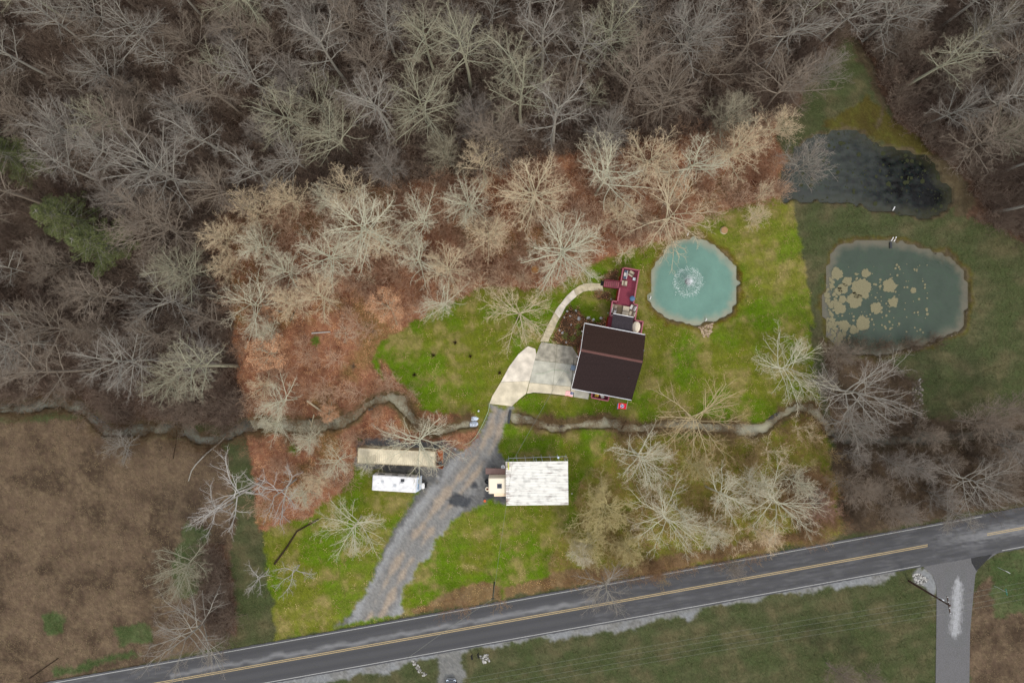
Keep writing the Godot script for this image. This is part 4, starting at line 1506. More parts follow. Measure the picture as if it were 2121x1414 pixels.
func build_deck() -> void:
	var base := at(1300, 625, 1.6)
	base.y = 0.0
	var o := thing("wooden_deck", base, TURN + 0.02, "long dark red wooden deck with pink rails and steps", "deck")
	var Y := 1.5
	# outline of the floor, clockwise from the far west corner
	var out := []
	for p in [[1291, 554], [1324.9, 559.8], [1312, 629.5], [1321, 631], [1316, 663], [1332.5, 666], [1327.7, 695], [1262, 690], [1264.5, 654.5], [1268.4, 622.7], [1280, 624.8]]:
		out.append(local(o, p[0], p[1], 2.5))
	# square it up to the deck's own axes
	var X := [out[0].x, out[1].x, (out[1].x + out[2].x) / 2]
	var poly := PackedVector2Array()
	var xw: float = (out[0].x + out[10].x) / 2
	var xe: float = (out[1].x + out[2].x) / 2
	var xw2: float = (out[8].x + out[9].x) / 2
	var xe2: float = (out[3].x + out[4].x) / 2
	var xe3: float = (out[5].x + out[6].x) / 2
	var z0: float = (out[0].z + out[1].z) / 2
	var z1: float = (out[9].z + out[10].z) / 2
	var z1e: float = (out[2].z + out[3].z) / 2
	var z2: float = out[8].z
	var z3: float = (out[4].z + out[5].z) / 2
	var z4: float = out[6].z
	var R := [Vector2(xw, z0), Vector2(xe, z0), Vector2(xe, z1e), Vector2(xe2, z1e), Vector2(xe2, z3), Vector2(xe3, z3), Vector2(xe3, z4), Vector2(xw2 + 0.2, z4), Vector2(xw2, z2), Vector2(xw2, z1), Vector2(xw, z1)]
	# boards run along the deck; the frame beneath them is dark
	var b := MB.new()
	b.prism(PackedVector2Array(R), 0.9, Y - 0.045)
	part("floor_frame", b, M.deck_dark, o)
	b = MB.new()
	var x := xw + 0.07
	while x < xe3:
		var za := z0 if x < xe else (z1e if x < xe2 else z3)
		var zb := (z0 + z1) * 0.5 + 0.2
		if x < xe:
			b.box(Vector3(x, Y - 0.02, (za + zb) / 2), Vector3(0.13, 0.04, zb - za - 0.03))
			b.box(Vector3(x, Y - 0.02, (zb + z4) / 2), Vector3(0.13, 0.04, z4 - zb - 0.03))
		else:
			b.box(Vector3(x, Y - 0.02, (za + z4) / 2), Vector3(0.13, 0.04, z4 - za - 0.02))
		x += 0.14
	x = xw - 0.07
	while x > xw2:
		b.box(Vector3(x, Y - 0.02, (z1 + z4) / 2), Vector3(0.13, 0.04, z4 - z1 - 0.02))
		x -= 0.14
	var boards := part("deck_boards", b, M.deck_floor, o)
	boards.set_meta("kind", "stuff")
	# rails with a broad cap
	var gap0 := local(o, 1283.9, 590.9, Y).z - 0.6
	var gap1 := gap0 + 1.2
	var runs := [[R[0], R[1]], [R[1], R[2]], [R[2], R[3]], [R[3], R[4]], [R[4], R[5]], [R[5], R[6]], [Vector2(xw2, z2), R[9]], [R[9], R[10]], [R[10], Vector2(xw, gap1)], [Vector2(xw, gap0), R[0]], [Vector2(xw2, z2), Vector2(xw2 + 0.5, z2)]]
	for r in runs:
		var a: Vector2 = r[0]
		var c: Vector2 = r[1]
		b = MB.new()
		var d := (c - a).normalized()
		b.beam(Vector3(a.x, Y + 0.98, a.y) - Vector3(d.x, 0, d.y) * 0.08, Vector3(c.x, Y + 0.98, c.y) + Vector3(d.x, 0, d.y) * 0.08, 0.17, 0.05)
		b.beam(Vector3(a.x, Y + 0.15, a.y), Vector3(c.x, Y + 0.15, c.y), 0.05, 0.08)
		var n := int(a.distance_to(c) / 0.13)
		for k in n:
			var p := a.lerp(c, (k + 0.5) / n)
			b.box(Vector3(p.x, Y + 0.52, p.y), Vector3(0.035, 0.88, 0.035))
		part("rail", b, M.deck_rail, o)
	for p in R:
		b = MB.new()
		b.box(Vector3(p.x, 1.2, p.y), Vector3(0.13, 2.5, 0.13))
		part("post", b, M.deck_floor, o)
	# red skirt boards on the west side
	for q in [[Vector2(xw, z0 + 1.2), Vector2(xw, gap0)], [Vector2(xw, gap1 + 0.1), Vector2(xw, z1)], [Vector2(xw2, z2 + 0.1), Vector2(xw2, z4)]]:
		b = MB.new()
		b.beam(Vector3(q[0].x - 0.06, 0.7, q[0].y), Vector3(q[1].x - 0.06, 0.7, q[1].y), 0.04, 1.3)
		part("skirt", b, M.red_wall, o)
	# stairs to the path
	var ze := (gap0 + gap1) / 2
	for k in 8:
		b = MB.new()
		var sx := xw - 0.16 - k * 0.29
		b.box(Vector3(sx, Y - 0.19 - k * 0.17, ze), Vector3(0.25, 0.05, 1.05))
		part("tread", b, M.deck_tread, o)
	for s in [-0.56, 0.56]:
		b = MB.new()
		b.beam(Vector3(xw - 0.02, Y - 0.25, ze + s), Vector3(xw - 2.35, 0.02, ze + s), 0.06, 0.26)
		part("stringer", b, M.deck_dark, o)
		b = MB.new()
		b.beam(Vector3(xw - 0.02, Y + 0.9, ze + s), Vector3(xw - 2.35, 0.9, ze + s), 0.12, 0.05)
		b.box(Vector3(xw - 2.3, 0.45, ze + s), Vector3(0.09, 0.95, 0.09))
		b.box(Vector3(xw - 1.2, 0.85, ze + s), Vector3(0.07, 0.9, 0.07))
		part("handrail", b, M.deck_floor, o)
	var mt := thing("door_mat", base, o.rotation.y, "black mat at the foot of the deck stairs", "mat")
	b = MB.new()
	b.box(Vector3(xw - 2.62, 0.075, ze), Vector3(0.45, 0.03, 0.75))
	part("pad", b, M.black, mt)
	# the things on it
	var put_at := func(px: float, py: float) -> Vector3:
		var p := local(o, px, py, Y + 0.5)
		p.y = Y
		return p
	var rug := thing("outdoor_rug", base, o.rotation.y, "tan striped outdoor rug on the middle of the red deck", "rug")
	b = MB.new()
	var ra: Vector3 = put_at.call(1276, 627.5)
	var rb: Vector3 = put_at.call(1309, 654)
	b.box(Vector3((ra.x + rb.x) / 2, Y + 0.012, (ra.z + rb.z) / 2 + 0.3), Vector3(rb.x - ra.x - 0.1, 0.016, rb.z - ra.z + 0.3))
	part("weave", b, M.rug, rug)
	var chairs := [
		[1308, 566, 2.75, "cream", "striped cream deck chair nearest the deck's north rail", 0.86],
		[1294.5, 586.5, 1.62, "cream", "striped cream deck chair by the west rail, above the stairs", 0.86],
		[1273.5, 636, 1.45, "taupe", "taupe deck chair on the rug's west side", 0.84],
		[1272, 644, 1.45, "white", "white deck chair in the rug's west corner, nearest the porch roof", 0.84],
		[1310.5, 637, -1.85, "white", "white striped deck chair on the rug's east side", 0.9],
		[1308.5, 649.5, -1.7, "cream", "cream deck chair in the rug's east corner, by the porch roof", 0.84],
	]
	for c in chairs:
		var k := thing("deck_chair", base, o.rotation.y, c[4], "chair", "cushioned chairs on the red deck")
		chair_parts(k, put_at.call(c[0], c[1]), c[2], M["cushion_" + c[3]], M.taupe, c[5])
	var sofa := thing("outdoor_sofa", base, o.rotation.y, "cream two-seat outdoor sofa in the middle of the rug", "sofa")
	var sp: Vector3 = put_at.call(1296.5, 644.5)
	for s in [-1, 1]:
		b = MB.new()
		b.box(sp + Vector3(0, 0.38, s * 0.42), Vector3(1.0, 0.18, 0.74))
		part("seat", b, M.cushion_cream, sofa)
	b = MB.new()
	b.box(sp + Vector3(0, 0.16, 0), Vector3(1.05, 0.28, 1.62))
	part("frame", b, M.taupe, sofa)
	b = MB.new()
	b.box(sp + Vector3(0, 0.42, 0), Vector3(0.9, 0.12, 0.09))
	part("centre_rest", b, M.taupe, sofa)
	var bench := thing("white_bench", base, o.rotation.y, "white bench with blue-grey cushions at both ends on the red deck", "bench")
	var bp: Vector3 = put_at.call(1296, 568.5)
	b = MB.new()
	b.box(bp + Vector3(0, 0.4, 0), Vector3(0.52, 0.08, 1.36))
	part("seat", b, M.cushion_white, bench)
	b = MB.new()
	b.box(bp + Vector3(0.24, 0.55, 0), Vector3(0.05, 0.3, 1.3))
	part("backrest", b, M.white, bench)
	for s in [-1, 1]:
		b = MB.new()
		b.box(bp + Vector3(-0.04, 0.5, s * 0.5), Vector3(0.4, 0.14, 0.36))
		part("cushion", b, M.grey_blue, bench)
		for w in [-0.2, 0.2]:
			b = MB.new()
			b.box(bp + Vector3(w, 0.18, s * 0.6), Vector3(0.06, 0.36, 0.06))
			part("leg", b, M.white, bench)
	var stool := thing("side_table", base, o.rotation.y, "small pale grey side table by the deck's east rail", "table")
	var tp: Vector3 = put_at.call(1314, 577.7)
	b = MB.new()
	b.box(tp + Vector3(0, 0.45, 0), Vector3(0.44, 0.05, 0.44))
	part("top", b, M.grey_light, stool)
	for s in [[-1, -1], [1, -1], [1, 1], [-1, 1]]:
		b = MB.new()
		b.box(tp + Vector3(s[0] * 0.17, 0.21, s[1] * 0.17), Vector3(0.05, 0.42, 0.05))
		part("leg", b, M.grey_light, stool)
	var grill := thing("covered_grill", base, o.rotation.y, "round blue-grey domed grill by the deck's east rail", "grill")
	var gp: Vector3 = put_at.call(1309.3, 618.5)
	b = MB.new()
	b.lathe(gp, [[0.12, 0.55], [0.34, 0.62], [0.43, 0.8], [0.44, 0.86]], 20)
	part("bowl", b, M.grey_dark, grill)
	b = MB.new()
	b.lathe(gp, [[0.445, 0.86], [0.42, 0.98], [0.32, 1.10], [0.16, 1.17], [0.0, 1.19]], 20)
	var dome := part("lid", b, M.blue_dome, grill)
	b = MB.new()
	b.box(gp + Vector3(0, 1.21, 0), Vector3(0.1, 0.05, 0.03))
	part("handle", b, M.black, dome)
	for k in 3:
		b = MB.new()
		var ang := TAU * k / 3
		b.tube([gp + Vector3(cos(ang) * 0.18, 0.6, sin(ang) * 0.18), gp + Vector3(cos(ang) * 0.36, 0, sin(ang) * 0.36)], [0.016, 0.016], 5)
		part("leg", b, M.black, grill)
	var tub := thing("oval_tub_cover", base, o.rotation.y, "cream oval domed tub cover in the deck's southeast corner", "tub cover")
	var up: Vector3 = local(o, 1318.3, 677.3, 2.3)
	up.y = Y
	b = MB.new()
	b.lathe(up, [[0.62, 0.0], [0.66, 0.1], [0.68, 0.5], [0.66, 0.62]], 28, 1.0, 1.42)
	part("side", b, M.cushion_taupe, tub)
	b = MB.new()
	b.lathe(up, [[0.665, 0.62], [0.66, 0.67], [0.55, 0.75], [0.36, 0.80], [0.0, 0.83]], 28, 1.0, 1.42)
	part("cover", b, M.cream, tub)
	for sg in [-1, 1]:
		b = MB.new()
		b.tube([up + Vector3(0.2 * sg, 0.815, -0.6), up + Vector3(0.28 * sg, 0.82, 0.0), up + Vector3(0.2 * sg, 0.815, 0.6)], [0.01, 0.01, 0.01], 4)
		part("seam", b, M.cushion_taupe, tub)

# ---------------------------------------------------------------- carport, campers, container
func rust_map() -> ImageTexture:
	# white paint, streaks of grime and of rust that run along the ribs
	var f := FastNoiseLite.new()
	f.seed = 31
	f.frequency = 0.11
	f.fractal_octaves = 3
	var im := f.get_image(18, 512)
	im.resize(512, 512, Image.INTERPOLATE_CUBIC)
	var a := im.get_data()
	f.seed = 32
	f.frequency = 0.012
	var blot := f.get_image(512, 512).get_data()
	f.seed = 33
	f.frequency = 0.16
	var fine := f.get_image(512, 512).get_data()
	var out := PackedByteArray()
	out.resize(512 * 512 * 3)
	for k in 512 * 512:
		var u := (k % 512) / 511.0
		var w := k / 512 / 511.0
		var s := a[k] / 255.0
		var bl := blot[k] / 255.0
		var fi := fine[k] / 255.0
		var west := clampf(1.0 - u * 4.0, 0.0, 1.0)
		var rust := clampf((s - 0.80 + 0.30 * west * west + (bl - 0.5) * 0.5 + (fi - 0.5) * 0.15) * 4.0, 0.0, 1.0)
		if w > 0.45 and w < 0.62:
			rust *= 0.3
		var grime := clampf((bl - 0.52 + (s - 0.5) * 0.7) * 2.2, 0.0, 0.55)
		var c := rgb(222, 220, 214).lerp(rgb(158, 158, 154), grime * 0.7 + 0.28 * clampf((s - 0.5) * 3.0, 0.0, 1.0)).lerp(rgb(128, 92, 82).lerp(rgb(96, 60, 52), fi), rust * 0.85)
		out[k * 3] = int(c.r * 255.0)
		out[k * 3 + 1] = int(c.g * 255.0)
		out[k * 3 + 2] = int(c.b * 255.0)
	return ImageTexture.create_from_image(Image.create_from_data(512, 512, false, Image.FORMAT_RGB8, out))

func wave_sheet(b: MB, x0: float, x1: float, z0: float, z1: float, y: float, pitch: float, amp: float, along_x: bool, uv_x0 := 0.0, uv_x1 := 1.0) -> void:
	# a corrugated sheet; its ribs run along x or along z
	b.use_uv = true
	var span_l := (z1 - z0) if along_x else (x1 - x0)
	var n := int(span_l / pitch) * 6
	for k in n:
		var t0 := float(k) / n
		var t1 := float(k + 1) / n
		var q0 := t0 * span_l / pitch * TAU
		var q1 := t1 * span_l / pitch * TAU
		var h0 := clampf(sin(q0) * 1.7, -1, 1) * amp
		var h1 := clampf(sin(q1) * 1.7, -1, 1) * amp
		if along_x:
			var za := lerpf(z0, z1, t0)
			var zb := lerpf(z0, z1, t1)
			b.quad(Vector3(x0, y + h0, za), Vector3(x1, y + h0, za), Vector3(x1, y + h1, zb), Vector3(x0, y + h1, zb), Vector3(0, zb - za, h0 - h1).normalized(), [Vector2(uv_x0, t0), Vector2(uv_x1, t0), Vector2(uv_x1, t1), Vector2(uv_x0, t1)])
		else:
			var xa := lerpf(x0, x1, t0)
			var xb := lerpf(x0, x1, t1)
			b.quad(Vector3(xa, y + h0, z0), Vector3(xa, y + h0, z1), Vector3(xb, y + h1, z1), Vector3(xb, y + h1, z0), Vector3(h0 - h1, xb - xa, 0).normalized(), [Vector2(t0, 0), Vector2(t0, 1), Vector2(t1, 1), Vector2(t1, 0)])

func vehicle_body(b: MB, lx: float, wz: float, y0: float, y1: float, r := 0.12) -> void:
	# a box with rounded upright corners and rolled roof edges, along x
	var rings := [[0.0, y0], [0.0, y1 - r], [r * 0.35, y1 - r * 0.3], [r, y1]]
	var last := []
	for q in rings:
		var now := []
		var hx: float = lx / 2 - q[0]
		var hz: float = wz / 2 - q[0]
		for c in [[1, 1, 0.0], [-1, 1, PI / 2], [-1, -1, PI], [1, -1, PI * 1.5]]:
			for k in 4:
				var a: float = c[2] + PI / 2 * k / 3.0
				now.append(Vector3(c[0] * (hx - r) + cos(a) * r, q[1], c[1] * (hz - r) + sin(a) * r))
		if last.size():
			for k in now.size():
				var j := (k + 1) % now.size()
				var n = (now[k] + now[j]) * 0.5
				n.y = 0.0
				n = n.normalized() + Vector3.UP * ((q[1] - y0) / (y1 - y0) * 0.7 if q[0] > 0.0 else 0.0)
				b.quad(last[k], last[j], now[j], now[k], n.normalized())
		last = now
	var poly := PackedVector2Array()
	for p in last:
		poly.append(Vector2(p.x, p.z))
	for k in range(1, last.size() - 1):
		b.tri(last[0], last[k], last[k + 1], Vector3.UP)

func wheels(o: Node3D, spots: Array, r: float, w: float) -> void:
	for s in spots:
		var b := MB.new()
		b.tube([Vector3(s[0], r, s[1] - w / 2), Vector3(s[0], r, s[1] + w / 2)], [r, r], 16)
		var wh := part("wheel", b, M.black, o)
		b = MB.new()
		b.tube([Vector3(s[0], r, s[1] - w / 2 - 0.01), Vector3(s[0], r, s[1] + w / 2 + 0.01)], [r * 0.55, r * 0.55], 12)
		part("rim", b, M.grey_light, wh)

func build_carport() -> void:
	var c := at(1112.4, 1000, 4.0)
	c.y = 0
	var turn := 0.012
	var o := thing("carport", c, turn, "white corrugated metal carport with rust-streaked flat roof", "carport")
	var a := local(o, 1047.3, 956.2, 4.0)
	var d := local(o, 1177.5, 1045.2, 4.0)
	var n := 5
	for k in n:
		var b := MB.new()
		var x0: float = lerpf(a.x, d.x, float(k) / n) - (0.06 if k else 0.0)
		var x1: float = lerpf(a.x, d.x, float(k + 1) / n)
		wave_sheet(b, x0, x1, a.z, d.z, 4.0 + 0.016 * k, 0.235, 0.05, true, float(k) / n, float(k + 1) / n)
		part("roof_panel", b, M.rusty_white, o)
	for z in [a.z + 0.3, (a.z + d.z) / 2, d.z - 0.3]:
		var b := MB.new()
		b.box(Vector3((a.x + d.x) / 2, 3.84, z), Vector3(d.x - a.x - 0.1, 0.16, 0.1))
		part("beam", b, M.grey_light, o)
		for x in [a.x + 0.2, (a.x + d.x) / 2, d.x - 0.2]:
			b = MB.new()
			b.box(Vector3(x, 1.85, z), Vector3(0.12, 3.9, 0.12))
			part("post", b, M.grey_light, o)
	for x in [a.x + 0.02, d.x - 0.02]:
		var b := MB.new()
		b.box(Vector3(x, 3.88, (a.z + d.z) / 2), Vector3(0.04, 0.12, d.z - a.z))
		part("fascia", b, M.rust if x > 0 else M.white, o)
	# pipe frame along its north side
	var f := thing("pipe_frame", c, turn, "grey pipe frame with cross bars along the carport's north side", "frame")
	var fa := local(o, 1053, 949, 2.2)
	var fb := local(o, 1173.5, 945, 2.2)
	var b := MB.new()
	b.tube([fa, fb], [0.04, 0.04], 6)
	part("top_rail", b, M.grey_light, f)
	for k in 8:
		var p: Vector3 = fa.lerp(fb, k / 7.0)
		b = MB.new()
		b.tube([p, Vector3(p.x + 0.1, p.y + 0.9, a.z + 0.2)], [0.03, 0.03], 5)
		b.tube([p, Vector3(p.x, -0.1, p.z)], [0.03, 0.03], 5)
		part("cross_bar", b, M.grey_light, f)
	var post := thing("yellow_post", at(1053.5, 956), 0, "yellow-green post at the carport's northwest corner", "post")
	b = MB.new()
	b.tube([Vector3(0, 0, 0.1), Vector3(0, 4.35, 0)], [0.11, 0.1], 8)
	b.beam(Vector3(0.02, 4.3, 0.5), Vector3(-0.05, 4.3, -0.7), 0.16, 0.12)
	part("shaft", b, M.lime, post)
	# ramp beside it
	var rp := at(1026, 976, 0.9)
	rp.y = 0
	var r := thing("wooden_ramp", rp, -0.02, "brown slatted wooden landing west of the carport", "ramp")
	b = MB.new()
	for k in 22:
		b.box(Vector3(-1.5 + k * 0.143, 0.9, 0), Vector3(0.125, 0.04, 0.96))
	part("slats", b, M.brown_wood, r).set_meta("kind", "stuff")
	for z in [-0.44, 0.44]:
		b = MB.new()
		b.box(Vector3(0, 0.8, z), Vector3(3.15, 0.14, 0.05))
		part("joist", b, M.deck_dark, r)
	for x in [-1.45, 0.0, 1.45]:
		for z in [-0.4, 0.4]:
			b = MB.new()
			b.box(Vector3(x, 0.36, z), Vector3(0.09, 0.74, 0.09))
			part("leg", b, M.brown_wood, r)
	var mp := thing("mint_bench", at(1031.5, 986), -0.02, "pale mint panel between brown landing and cream motorhome", "bench")
	b = MB.new()
	b.box(Vector3(0, 0.62, 0), Vector3(2.2, 0.06, 0.42))
	part("top", b, M.mint, mp)
	for x in [-0.9, 0.9]:
		b = MB.new()
		b.box(Vector3(x, 0.3, 0), Vector3(0.07, 0.6, 0.36))
		part("leg", b, M.mint, mp)
	# the motorhome under the carport
	var mc := at(1029, 1006, 3.3)
	mc.y = 0
	var m := thing("motorhome", mc, 0.012, "cream motorhome with dark roof hatch, parked under the carport", "motorhome")
	var w0 := local(m, 1011.7, 1000, 3.4)
	b = MB.new()
	var L := 8.6
	var xm: float = w0.x + L / 2
	vehicle_body(b, L, 2.5, 0.45, 3.35)
	for k in b.v.size():
		b.v[k].x += xm
	part("body", b, M.cream, m)
	b = MB.new()
	b.box(Vector3(w0.x + 1.72, 3.37, 0.03), Vector3(0.72, 0.1, 0.7))
	var hatch := part("roof_hatch", b, M.grey_blue, m)
	b = MB.new()
	b.box(Vector3(w0.x + 1.72, 3.43, 0.03), Vector3(0.5, 0.03, 0.48))
	part("lid", b, M.grey_dark, hatch)
	b = MB.new()
	b.box(Vector3(w0.x + 2.3, 2.0, 1.4), Vector3(2.9, 2.2, 0.6))
	part("slide_out", b, M.peach, m)
	b = MB.new()
	b.box(Vector3(w0.x - 0.02, 2.1, -0.1), Vector3(0.05, 0.9, 1.7))
	part("window", b, M.glass_dark, m)
	wheels(m, [[w0.x + 1.5, -1.1], [w0.x + 1.5, 1.1], [w0.x + 6.6, -1.1], [w0.x + 6.6, 1.1]], 0.4, 0.28)
	for q in [["tyre", 1009.5, 997.5, M.black, 0.38, "black tyre leaning at the motorhome's west end", "tyre"], ["spare_wheel", 1010, 1013, M.cream, 0.36, "white-rimmed spare wheel at the motorhome's west end", "spare wheel"]]:
		var t := thing(q[0], at(q[1], q[2], 0.4) * Vector3(1, 0, 1), 0, q[5], q[6])
		b = MB.new()
		var ring := []
		b.lathe(Vector3.ZERO, [[0.2, 0.06], [0.28, 0.0], [q[4], 0.06], [q[4] + 0.02, 0.16], [0.28, 0.24], [0.2, 0.2]], 18)
		part("tread", b, q[3], t)
		b = MB.new()
		b.lathe(Vector3.ZERO, [[0.2, 0.05], [0.2, 0.13], [0.0, 0.14]], 14)
		part("hub", b, M.rust if q[0] == "spare_wheel" else M.grey_dark, t)
		t.rotation.z = 0.35
		t.position.y = 0.15
	# camper
	var cc := at(818, 1002, 2.7)
	cc.y = 0
	var cam := thing("camper_trailer", cc, -0.058, "white camper trailer with stained roof on the gravel by the container", "camper")
	var e0 := local(cam, 770.5, 1002, 2.7)
	var e1 := local(cam, 862, 1007, 2.7)
	L = e1.x - e0.x
	b = MB.new()
	vehicle_body(b, L, 2.45, 0.5, 2.75, 0.1)
	for k in b.v.size():
		b.v[k].x += (e0.x + e1.x) / 2
	part("body", b, M.camper_white, cam)
	b = MB.new()  # sloping nose
	b.hull8([Vector3(e1.x - 0.05, 0.5, -1.2), Vector3(e1.x + 0.55, 0.5, -1.1), Vector3(e1.x + 0.55, 0.5, 1.1), Vector3(e1.x - 0.05, 0.5, 1.2), Vector3(e1.x - 0.05, 2.68, -1.2), Vector3(e1.x + 0.28, 2.1, -1.1), Vector3(e1.x + 0.28, 2.1, 1.1), Vector3(e1.x - 0.05, 2.68, 1.2)])
	part("nose", b, M.white_blue, cam)
	b = MB.new()
	b.hull8([Vector3(e1.x + 0.20, 2.28, -0.8), Vector3(e1.x + 0.29, 2.12, -0.8), Vector3(e1.x + 0.29, 2.12, 0.8), Vector3(e1.x + 0.20, 2.28, 0.8), Vector3(e1.x + 0.22, 2.32, -0.8), Vector3(e1.x + 0.33, 2.13, -0.8), Vector3(e1.x + 0.33, 2.13, 0.8), Vector3(e1.x + 0.22, 2.32, 0.8)])
	part("front_window", b, M.glass_blue, cam)
	for q in [[833.5, 995, 0.55, 0.42, 0.09, "grey_dark"], [832, 1003, 0.5, 0.42, 0.24, "white"], [817.5, 1006, 0.4, 0.36, 0.12, "grey_light"], [792, 998, 0.36, 0.36, 0.1, "grey_light"], [783, 1003, 0.3, 0.3, 0.1, "white"]]:
		var p := local(cam, q[0], q[1], 2.85)
		b = MB.new()
		b.box(Vector3(p.x, 2.75 + q[4] / 2, p.z), Vector3(q[2], q[4], q[3]))
		part("roof_vent", b, M[q[5]], cam)
	for x in [e0.x + 1.2, e0.x + 3.4, e0.x + 5.4]:
		b = MB.new()
		b.box(Vector3(x, 1.75, -1.235), Vector3(1.0, 0.6, 0.04))
		part("window", b, M.glass_dark, cam)
	wheels(cam, [[0.2, -1.15], [1.1, -1.15], [0.2, 1.15], [1.1, 1.15]], 0.34, 0.2)
	b = MB.new()
	b.beam(Vector3(e1.x + 0.4, 0.5, -0.6), Vector3(e1.x + 1.5, 0.5, 0), 0.08, 0.12)
	b.beam(Vector3(e1.x + 0.4, 0.5, 0.6), Vector3(e1.x + 1.5, 0.5, 0), 0.08, 0.12)
	part("hitch", b, M.black, cam)
	var tank := thing("gas_tank", at(876, 1005), -0.06, "white gas tank on the ground at the camper's east end", "gas tank")
	b = MB.new()
	b.tube([Vector3(0, 0.36, -0.45), Vector3(0, 0.36, -0.38), Vector3(0, 0.36, 0.38), Vector3(0, 0.36, 0.45)], [0.2, 0.33, 0.33, 0.2], 14)
	part("body", b, M.white, tank)
	b = MB.new()
	b.box(Vector3(0.42, 0.14, 0), Vector3(0.35, 0.28, 0.6))
	part("foot", b, M.black, tank)
	# shipping container
	var sc := at(821, 947, 2.9)
	sc.y = 0
	var con := thing("shipping_container", sc, -0.05, "long cream shipping container with ribbed roof and open rusty doors", "container")
	var k0 := local(con, 739.7, 943, 2.9)
	var k1 := local(con, 902, 951, 2.9)
	var W := 2.44
	var H := 2.9
	b = MB.new()
	wave_sheet(b, k0.x + 0.1, k1.x - 0.1, -W / 2 + 0.06, W / 2 - 0.06, H - 0.03, 0.31, 0.045, false)
	part("roof", b, M.container_roof, con)
	for s in [-1.0, 1.0]:
		b = MB.new()
		var nn := 56
		for k in nn:
			var xa := lerpf(k0.x + 0.1, k1.x - 0.1, float(k) / nn)
			b.box(Vector3(xa + 0.06, H / 2, s * (W / 2 - 0.05)), Vector3(0.11, H - 0.3, 0.05))
		b.box(Vector3((k0.x + k1.x) / 2, H / 2, s * (W / 2 - 0.06)), Vector3(k1.x - k0.x - 0.1, H - 0.3, 0.03))
		part("side_wall", b, M.container_side, con)
		for y in [0.14, H - 0.04]:
			b = MB.new()
			b.box(Vector3((k0.x + k1.x) / 2, y, s * (W / 2 - 0.03)), Vector3(k1.x - k0.x, 0.14, 0.08))
			part("side_rail", b, M.container_side, con)
	b = MB.new()
	b.box(Vector3(k0.x + 0.04, H / 2, 0), Vector3(0.06, H - 0.1, W - 0.1))
	part("end_wall", b, M.container_side, con)
	b = MB.new()
	b.box(Vector3((k0.x + k1.x) / 2, 0.2, 0), Vector3(k1.x - k0.x - 0.1, 0.08, W - 0.14))
	part("floor", b, M.brown_wood, con)
	for x in [k0.x + 0.06, k1.x - 0.06]:
		b = MB.new()
		b.box(Vector3(x, H - 0.045, 0), Vector3(0.14, 0.13, W - 0.1))
		part("header", b, M.container_side, con)
		for z in [-W / 2 + 0.06, W / 2 - 0.06]:
			b = MB.new()
			b.box(Vector3(x, H - 0.02, z), Vector3(0.18, 0.12, 0.16))
			b.box(Vector3(x, H / 2, z), Vector3(0.12, H - 0.2, 0.1))
			part("corner_post", b, M.container_side, con)
	for s in [-1.0, 1.0]:
		b = MB.new()
		var p := Vector3(k1.x + 0.02, H / 2, s * W / 2)
		var ang: float = 0.5 * s
		b.box(p + Vector3(cos(ang) * 0.6, 0, -sin(ang) * -0.6 * 0.4), Vector3(1.2, H - 0.3, 0.06), -ang * 0.5)
		for y in [-0.8, 0.0, 0.8]:
			b.box(p + Vector3(0.6, y, s * 0.2), Vector3(1.1, 0.06, 0.05), -ang * 0.5)
		part("door", b, M.rust_orange, con)
	b = MB.new()
	b.hull8([Vector3(k1.x, 0.02, -1.1), Vector3(k1.x + 0.9, 0.02, -1.0), Vector3(k1.x + 0.9, 0.02, 1.1), Vector3(k1.x, 0.02, 1.1), Vector3(k1.x, 0.3, -1.1), Vector3(k1.x + 0.9, 0.06, -1.0), Vector3(k1.x + 0.9, 0.06, 1.1), Vector3(k1.x, 0.3, 1.1)])
	part("ramp", b, M.rust_orange, con)
	var tarp := thing("dark_blue_box", at(912, 961), -0.05, "dark blue crate between the container's open doors", "crate")
	b = MB.new()
	b.box(Vector3(0, 0.3, 0), Vector3(0.55, 0.5, 1.1))
	part("body", b, M.navy, tarp)
	b = MB.new()
	b.box(Vector3(0, 0.575, 0), Vector3(0.6, 0.05, 1.16))
	part("lid", b, M.navy, tarp)

# ---------------------------------------------------------------- small things
func rock(p: Vector3, s: Vector3, m: Material, label: String, group := "pale rocks in the garden bed") -> void:
	var b := MB.new()
	var prof := [[0.55, -0.3], [0.95, 0.0], [1.0, 0.3], [0.75, 0.75], [0.3, 0.97], [0.0, 1.0]]
	b.lathe(Vector3.ZERO, prof, 9)
	for k in b.v.size():
		var q := b.v[k]
		var j := 1.0 + 0.16 * sin(q.x * 5.1 + p.x * 7.0) + 0.14 * sin(q.z * 6.3 + p.z * 5.0) + 0.1 * sin(q.y * 9.0 + p.x)
		b.v[k] = Vector3(q.x * s.x * j, q.y * s.y * j, q.z * s.z * j)
	var o := part("rock", b, m)
	o.position = p
	o.rotation.y = rr(0, TAU)
	tag(o, label, "rock", group)

func rock_pile(called: String, poly: Array, count: int, s0: float, s1: float, pale: Color, dark: Color, label: String) -> void:
	var b := MB.new()
	b.lathe(Vector3.ZERO, [[0.7, -0.4], [1.0, 0.1], [0.8, 0.6], [0.35, 0.9], [0.0, 0.95]], 6)
	var f := flat(poly)
	var lo := f[0]
	var hi := f[0]
	for p in f:
		lo = lo.min(p)
		hi = hi.max(p)
	var buf := PackedFloat32Array()
	var n := 0
	while n < count:
		var p := Vector2(rr(lo.x, hi.x), rr(lo.y, hi.y))
		if not Geometry2D.is_point_in_polygon(p, f):
			continue
		n += 1
		var s := rr(s0, s1)
		row(buf, Basis(Vector3.UP, rr(0, TAU)).scaled(Vector3(s, s * rr(0.6, 1.0), s * rr(0.7, 1.2))), Vector3(p.x, ground_y(p.x, p.y), p.y), pale.lerp(dark, rng.randf()))
	scatter(called, b.mesh(), M.tint, buf, label, "rocks")

